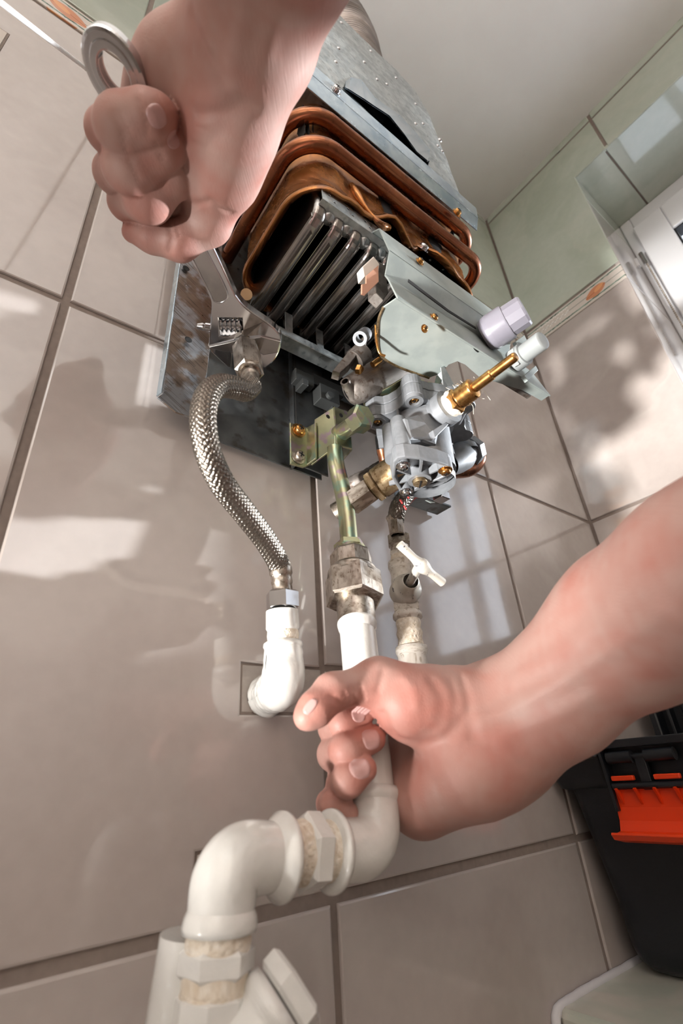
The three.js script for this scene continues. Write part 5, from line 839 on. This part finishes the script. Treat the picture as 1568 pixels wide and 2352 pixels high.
// ------------------------------------------------------------------ adjustable wrench in the upper hand
{
  const A = D(268, 165, 0.268), B = D(565, 745, 0.397), ax = B.clone().sub(A).normalize();
  const n = FWD.clone().negate().addScaledVector(RIGHT, -0.25); n.addScaledVector(ax, -n.dot(ax)).normalize();
  const on = (px, py, o = 0) => { const d = ray(px, py), q = A.clone().addScaledVector(n, o); return EYE.clone().addScaledVector(d, q.sub(EYE).dot(n) / d.dot(n)); };
  const X2 = ax.clone().cross(n).normalize(), m = basis(X2, ax, n, A), to = (p) => { const q = p.clone().sub(A); return [q.dot(X2), q.dot(ax)]; };
  const P2 = (list) => list.map(([x, y]) => to(on(x, y)));
  const wr = thing('adjustable_wrench', 'chrome adjustable wrench held in the upper fist, jaws closed on the hose nut', 'wrench', A.clone().lerp(B, 0.5));
  const slot = P2([[505, 724], [556, 724], [559, 766], [507, 764]]);
  const c2 = (list) => new THREE.SplineCurve(P2(list).map(([x, y]) => new THREE.Vector2(x, y))).getPoints(60);
  const outline = [...c2([[287, 232], [360, 420], [430, 575], [455, 618], [478, 664], [487, 690], [486, 720], [483, 752], [481, 786]]), ...P2([[541, 771], [570, 766], [588, 778], [596, 800], [597, 832], [609, 840]]), ...c2([[609, 840], [630, 822], [643, 798], [646, 778], [642, 760], [622, 740], [570, 703], [546, 676], [535, 655], [486, 548], [410, 400], [330, 215]])];
  const body = part(wr, 'handle', plate(outline, 0.0085, m.clone().multiply(V4(-0.00425)), { holes: [slot.slice().reverse()], bevel: 0.0011 }), M.chrome);
  // eye at the handle's end
  const e0 = to(on(270, 168)), ell = (k, ry, rx, o = 0) => { const out = []; for (let i = 0; i < 48; i++) { const a = i / 48 * Math.PI * 2; out.push([e0[0] + Math.cos(a) * rx, e0[1] + o + Math.sin(a) * ry]); } return out; };
  part(wr, 'eye', plate(ell(0, 0.0205, 0.0152), 0.0095, m.clone().multiply(V4(-0.00475)), { holes: [ell(0, 0.0100, 0.0072, -0.0006).reverse()], bevel: 0.002 }), M.chrome);
  part(wr, 'eye_rim', plate(ell(0, 0.0150, 0.0112, -0.0006), 0.0108, m.clone().multiply(V4(-0.0054)), { holes: [ell(0, 0.0100, 0.0072, -0.0006).reverse()], bevel: 0.0008 }), M.chrome);
  // sunk panel along the handle
  const pan = P2([[300, 262], [326, 250], [400, 412], [470, 556], [522, 660], [524, 676], [512, 686], [494, 684], [484, 664], [440, 575], [370, 420]]);
  part(wr, 'sunk_panel', plate(pan, 0.0006, m.clone().multiply(V4(0.00415)), { bevel: 0.0002 }), M.steel);
  part(wr, 'panel_rim', tube(new THREE.CatmullRomCurve3(pan.map(([x, y]) => V(x, y, 0.0046)), true), 0.0006, { seg: 120, around: 8, cap: false }).applyMatrix4(m), M.chrome);
  // knurled worm and its pin
  const wa = on(504, 745, 0.001), wb = on(558, 746, 0.001), wd = wb.clone().sub(wa), wl = wd.length(), prof = [[0.001, 0]]; for (let k = 0; k < 5; k++) { const t = wl * (0.06 + k * 0.19); prof.push([0.0042, t], [0.0062, t + wl * 0.03], [0.0062, t + wl * 0.10], [0.0042, t + wl * 0.13]); } prof.push([0.001, wl]);
  part(wr, 'worm', turned(wa, wd, prof, 26), M.chrome);
  const pa = on(484, 752, 0), pb = on(458, 749, 0); part(wr, 'worm_pin', turned(pa, pb.clone().sub(pa), [[0.0032, 0], [0.0034, 0.004], [0.0026, 0.005], [0.0032, 0.006], [0.002, 0.0105], [0, 0.011]], 20), M.chrome);
  // sliding jaw on the left
  const jaw = P2([[480, 786], [541, 771], [544, 800], [536, 803], [534, 836], [524, 834], [506, 818], [488, 800]]);
  part(wr, 'sliding_jaw', plate(jaw, 0.0105, m.clone().multiply(V4(-0.00525)), { bevel: 0.0009 }), M.chrome);
  const face = P2([[481, 787], [541, 772], [572, 767], [600, 763], [646, 775], [640, 800], [606, 806], [596, 799], [585, 783], [560, 790], [520, 800]]);
  part(wr, 'jaw_shoulder', plate(face, 0.002, m.clone().multiply(V4(0.004)), { bevel: 0.0009 }), M.steel);
}

// ------------------------------------------------------------------ small things on the walls
{
  // thin white cord stretched in front of the left wall
  const cord = tag(part(scene, 'cord', tube(new THREE.LineCurve3(Z(-330, -250, 0.2), Z(260, 206, 0.004)), 0.0017, { seg: 2, around: 10 }), std({ color: 0xffffff, roughness: 0.5 })), 'thin white cord running slanted to the wall beside the eye of the wrench', 'cord');
  // blind chain beside the window
  const ch = thing('blind_chain', 'metal bead chain of a window blind hanging beside the white window frame', 'chain', X(1478, 590, 0.955));
  const a = X(1478, 592, 0.955), b = X(1590, 790, 0.955), L = a.distanceTo(b), N = Math.floor(L / 0.0052), list = [];
  for (let k = 0; k <= N; k++) { const p = a.clone().lerp(b, k / N); list.push(new THREE.SphereGeometry(0.0021, 8, 6).translate(p.x, p.y, p.z)); }
  list.push(rod(a, b, 0.0007, 6)); const beads = part(ch, 'bead_string', join(list), M.chromeWorn); beads.userData.kind = 'stuff';
  part(ch, 'coupling', rod(X(1470, 582, 0.955), X(1484, 606, 0.955), 0.0042, 12), M.steel);
  const br = tag(part(scene, 'chain_holder', join([box(0, 0.010, -0.012, 0.012, -0.006, 0.006, 0.002).translate(...X(1458, 604, 0.95).toArray()), box(0, 0.006, -0.006, 0.006, -0.012, 0.0, 0.002).translate(...X(1466, 622, 0.95).toArray())]), M.pvc), 'small white plastic clip on the window reveal beside the bead chain', 'clip');
}

// ------------------------------------------------------------------ unseen lamp low on the left, out of view, lights the right wall
{
  const lamp = thing('unseen_side_lamp', 'unseen slim lamp with a square face low on the left, out of view, lighting the right wall', 'lamp', V(LAMP_AT.x, FLOOR, LAMP_AT.z));
  const d = LAMP_TO.clone().sub(LAMP_AT).normalize(), f = frame(LAMP_AT.clone(), d, V(0, 1, 0));
  part(lamp, 'housing', new RoundedBoxGeometry(0.16, 0.05, 0.14, 3, 0.01).translate(0, -0.03, 0).applyMatrix4(f), M.black);
  const face = part(lamp, 'glowing_face', new THREE.BoxGeometry(0.14, 0.002, 0.12).applyMatrix4(f), std({ color: 0xffffff, emissive: 0xffffff, emissiveIntensity: 1.2 }));
  const s = new THREE.SpotLight(new THREE.Color().setRGB(1, 0.97, 0.93), LAMP_POWER, 0, 0.16, 1, 2);
  s.position.copy(LAMP_AT).addScaledVector(d, 0.02); s.target.position.copy(LAMP_TO); s.castShadow = true; s.shadow.radius = 2.2; scene.add(s, s.target);
  const base = V(LAMP_AT.x, FLOOR, LAMP_AT.z);
  part(lamp, 'pole', rod(base.clone().add(V(0, 0.02, 0)), LAMP_AT.clone().addScaledVector(d, -0.05), 0.012, 16), M.black);
  part(lamp, 'foot', lathe(base, V(0, 1, 0), [[0, 0], [0.1, 0], [0.1, 0.012], [0.03, 0.03], [0, 0.03]], 32), M.black);
}

// added uplight behind the camera, fill light bounced off the ceiling
{
  const lamp = thing('added_uplight', 'added slim uplight behind the camera, fill light thrown up at the ceiling', 'lamp', V(UP_AT.x, FLOOR, UP_AT.z));
  part(lamp, 'base', lathe(V(UP_AT.x, FLOOR, UP_AT.z), V(0, 1, 0), [[0, 0], [0.14, 0], [0.14, 0.015], [0.02, 0.03], [0, 0.03]], 32), M.black);
  part(lamp, 'pole', rod(V(UP_AT.x, FLOOR + 0.02, UP_AT.z), V(UP_AT.x, UP_AT.y - 0.06, UP_AT.z), 0.012, 16), M.black);
  part(lamp, 'shade', lathe(V(UP_AT.x, UP_AT.y, UP_AT.z), V(0, 1, 0), [[0.01, -0.07], [0.05, -0.06], [0.09, 0], [0.088, 0], [0.048, -0.055]], 32), M.black);
  part(lamp, 'glowing_disc', lathe(V(UP_AT.x, UP_AT.y, UP_AT.z), V(0, 1, 0), [[0.08, -0.02], [0, -0.019]], 32), std({ color: 0xffffff, emissive: 0xffffff, emissiveIntensity: 1.5 }));
  const s = new THREE.SpotLight(new THREE.Color().setRGB(1, 0.98, 0.96), UP_POWER, 0, 0.85, 0.6, 2);
  s.position.copy(UP_AT); s.target.position.set(UP_AT.x + 0.1, CEIL, UP_AT.z - 0.2); s.castShadow = true; s.shadow.radius = 3; scene.add(s, s.target);
}
// added flat ceiling panel behind the camera, for soft fill
{
  const lamp = thing('added_ceiling_lamp', 'added flat square ceiling panel out of view on the left, for soft fill light', 'ceiling lamp', PANEL_AT.clone());
  part(lamp, 'housing', box(PANEL_AT.x - 0.22, PANEL_AT.x + 0.22, PANEL_AT.y - 0.02, CEIL, PANEL_AT.z - 0.22, PANEL_AT.z + 0.22, 0.006), M.pvc);
  part(lamp, 'diffuser', box(PANEL_AT.x - 0.2, PANEL_AT.x + 0.2, PANEL_AT.y - 0.024, PANEL_AT.y - 0.02, PANEL_AT.z - 0.2, PANEL_AT.z + 0.2, 0), std({ color: 0xffffff, emissive: 0xffffff, emissiveIntensity: 1 }));
  const a = new THREE.RectAreaLight(new THREE.Color().setRGB(1, 0.98, 0.96), PANEL_POWER, 0.4, 0.4);
  a.position.set(PANEL_AT.x, PANEL_AT.y - 0.027, PANEL_AT.z); a.lookAt(PANEL_AT.x, -1, PANEL_AT.z); scene.add(a);
}

scene.traverse((o) => { if (o.isMesh) o.castShadow = o.receiveShadow = true; });
renderer.render(scene, camera);
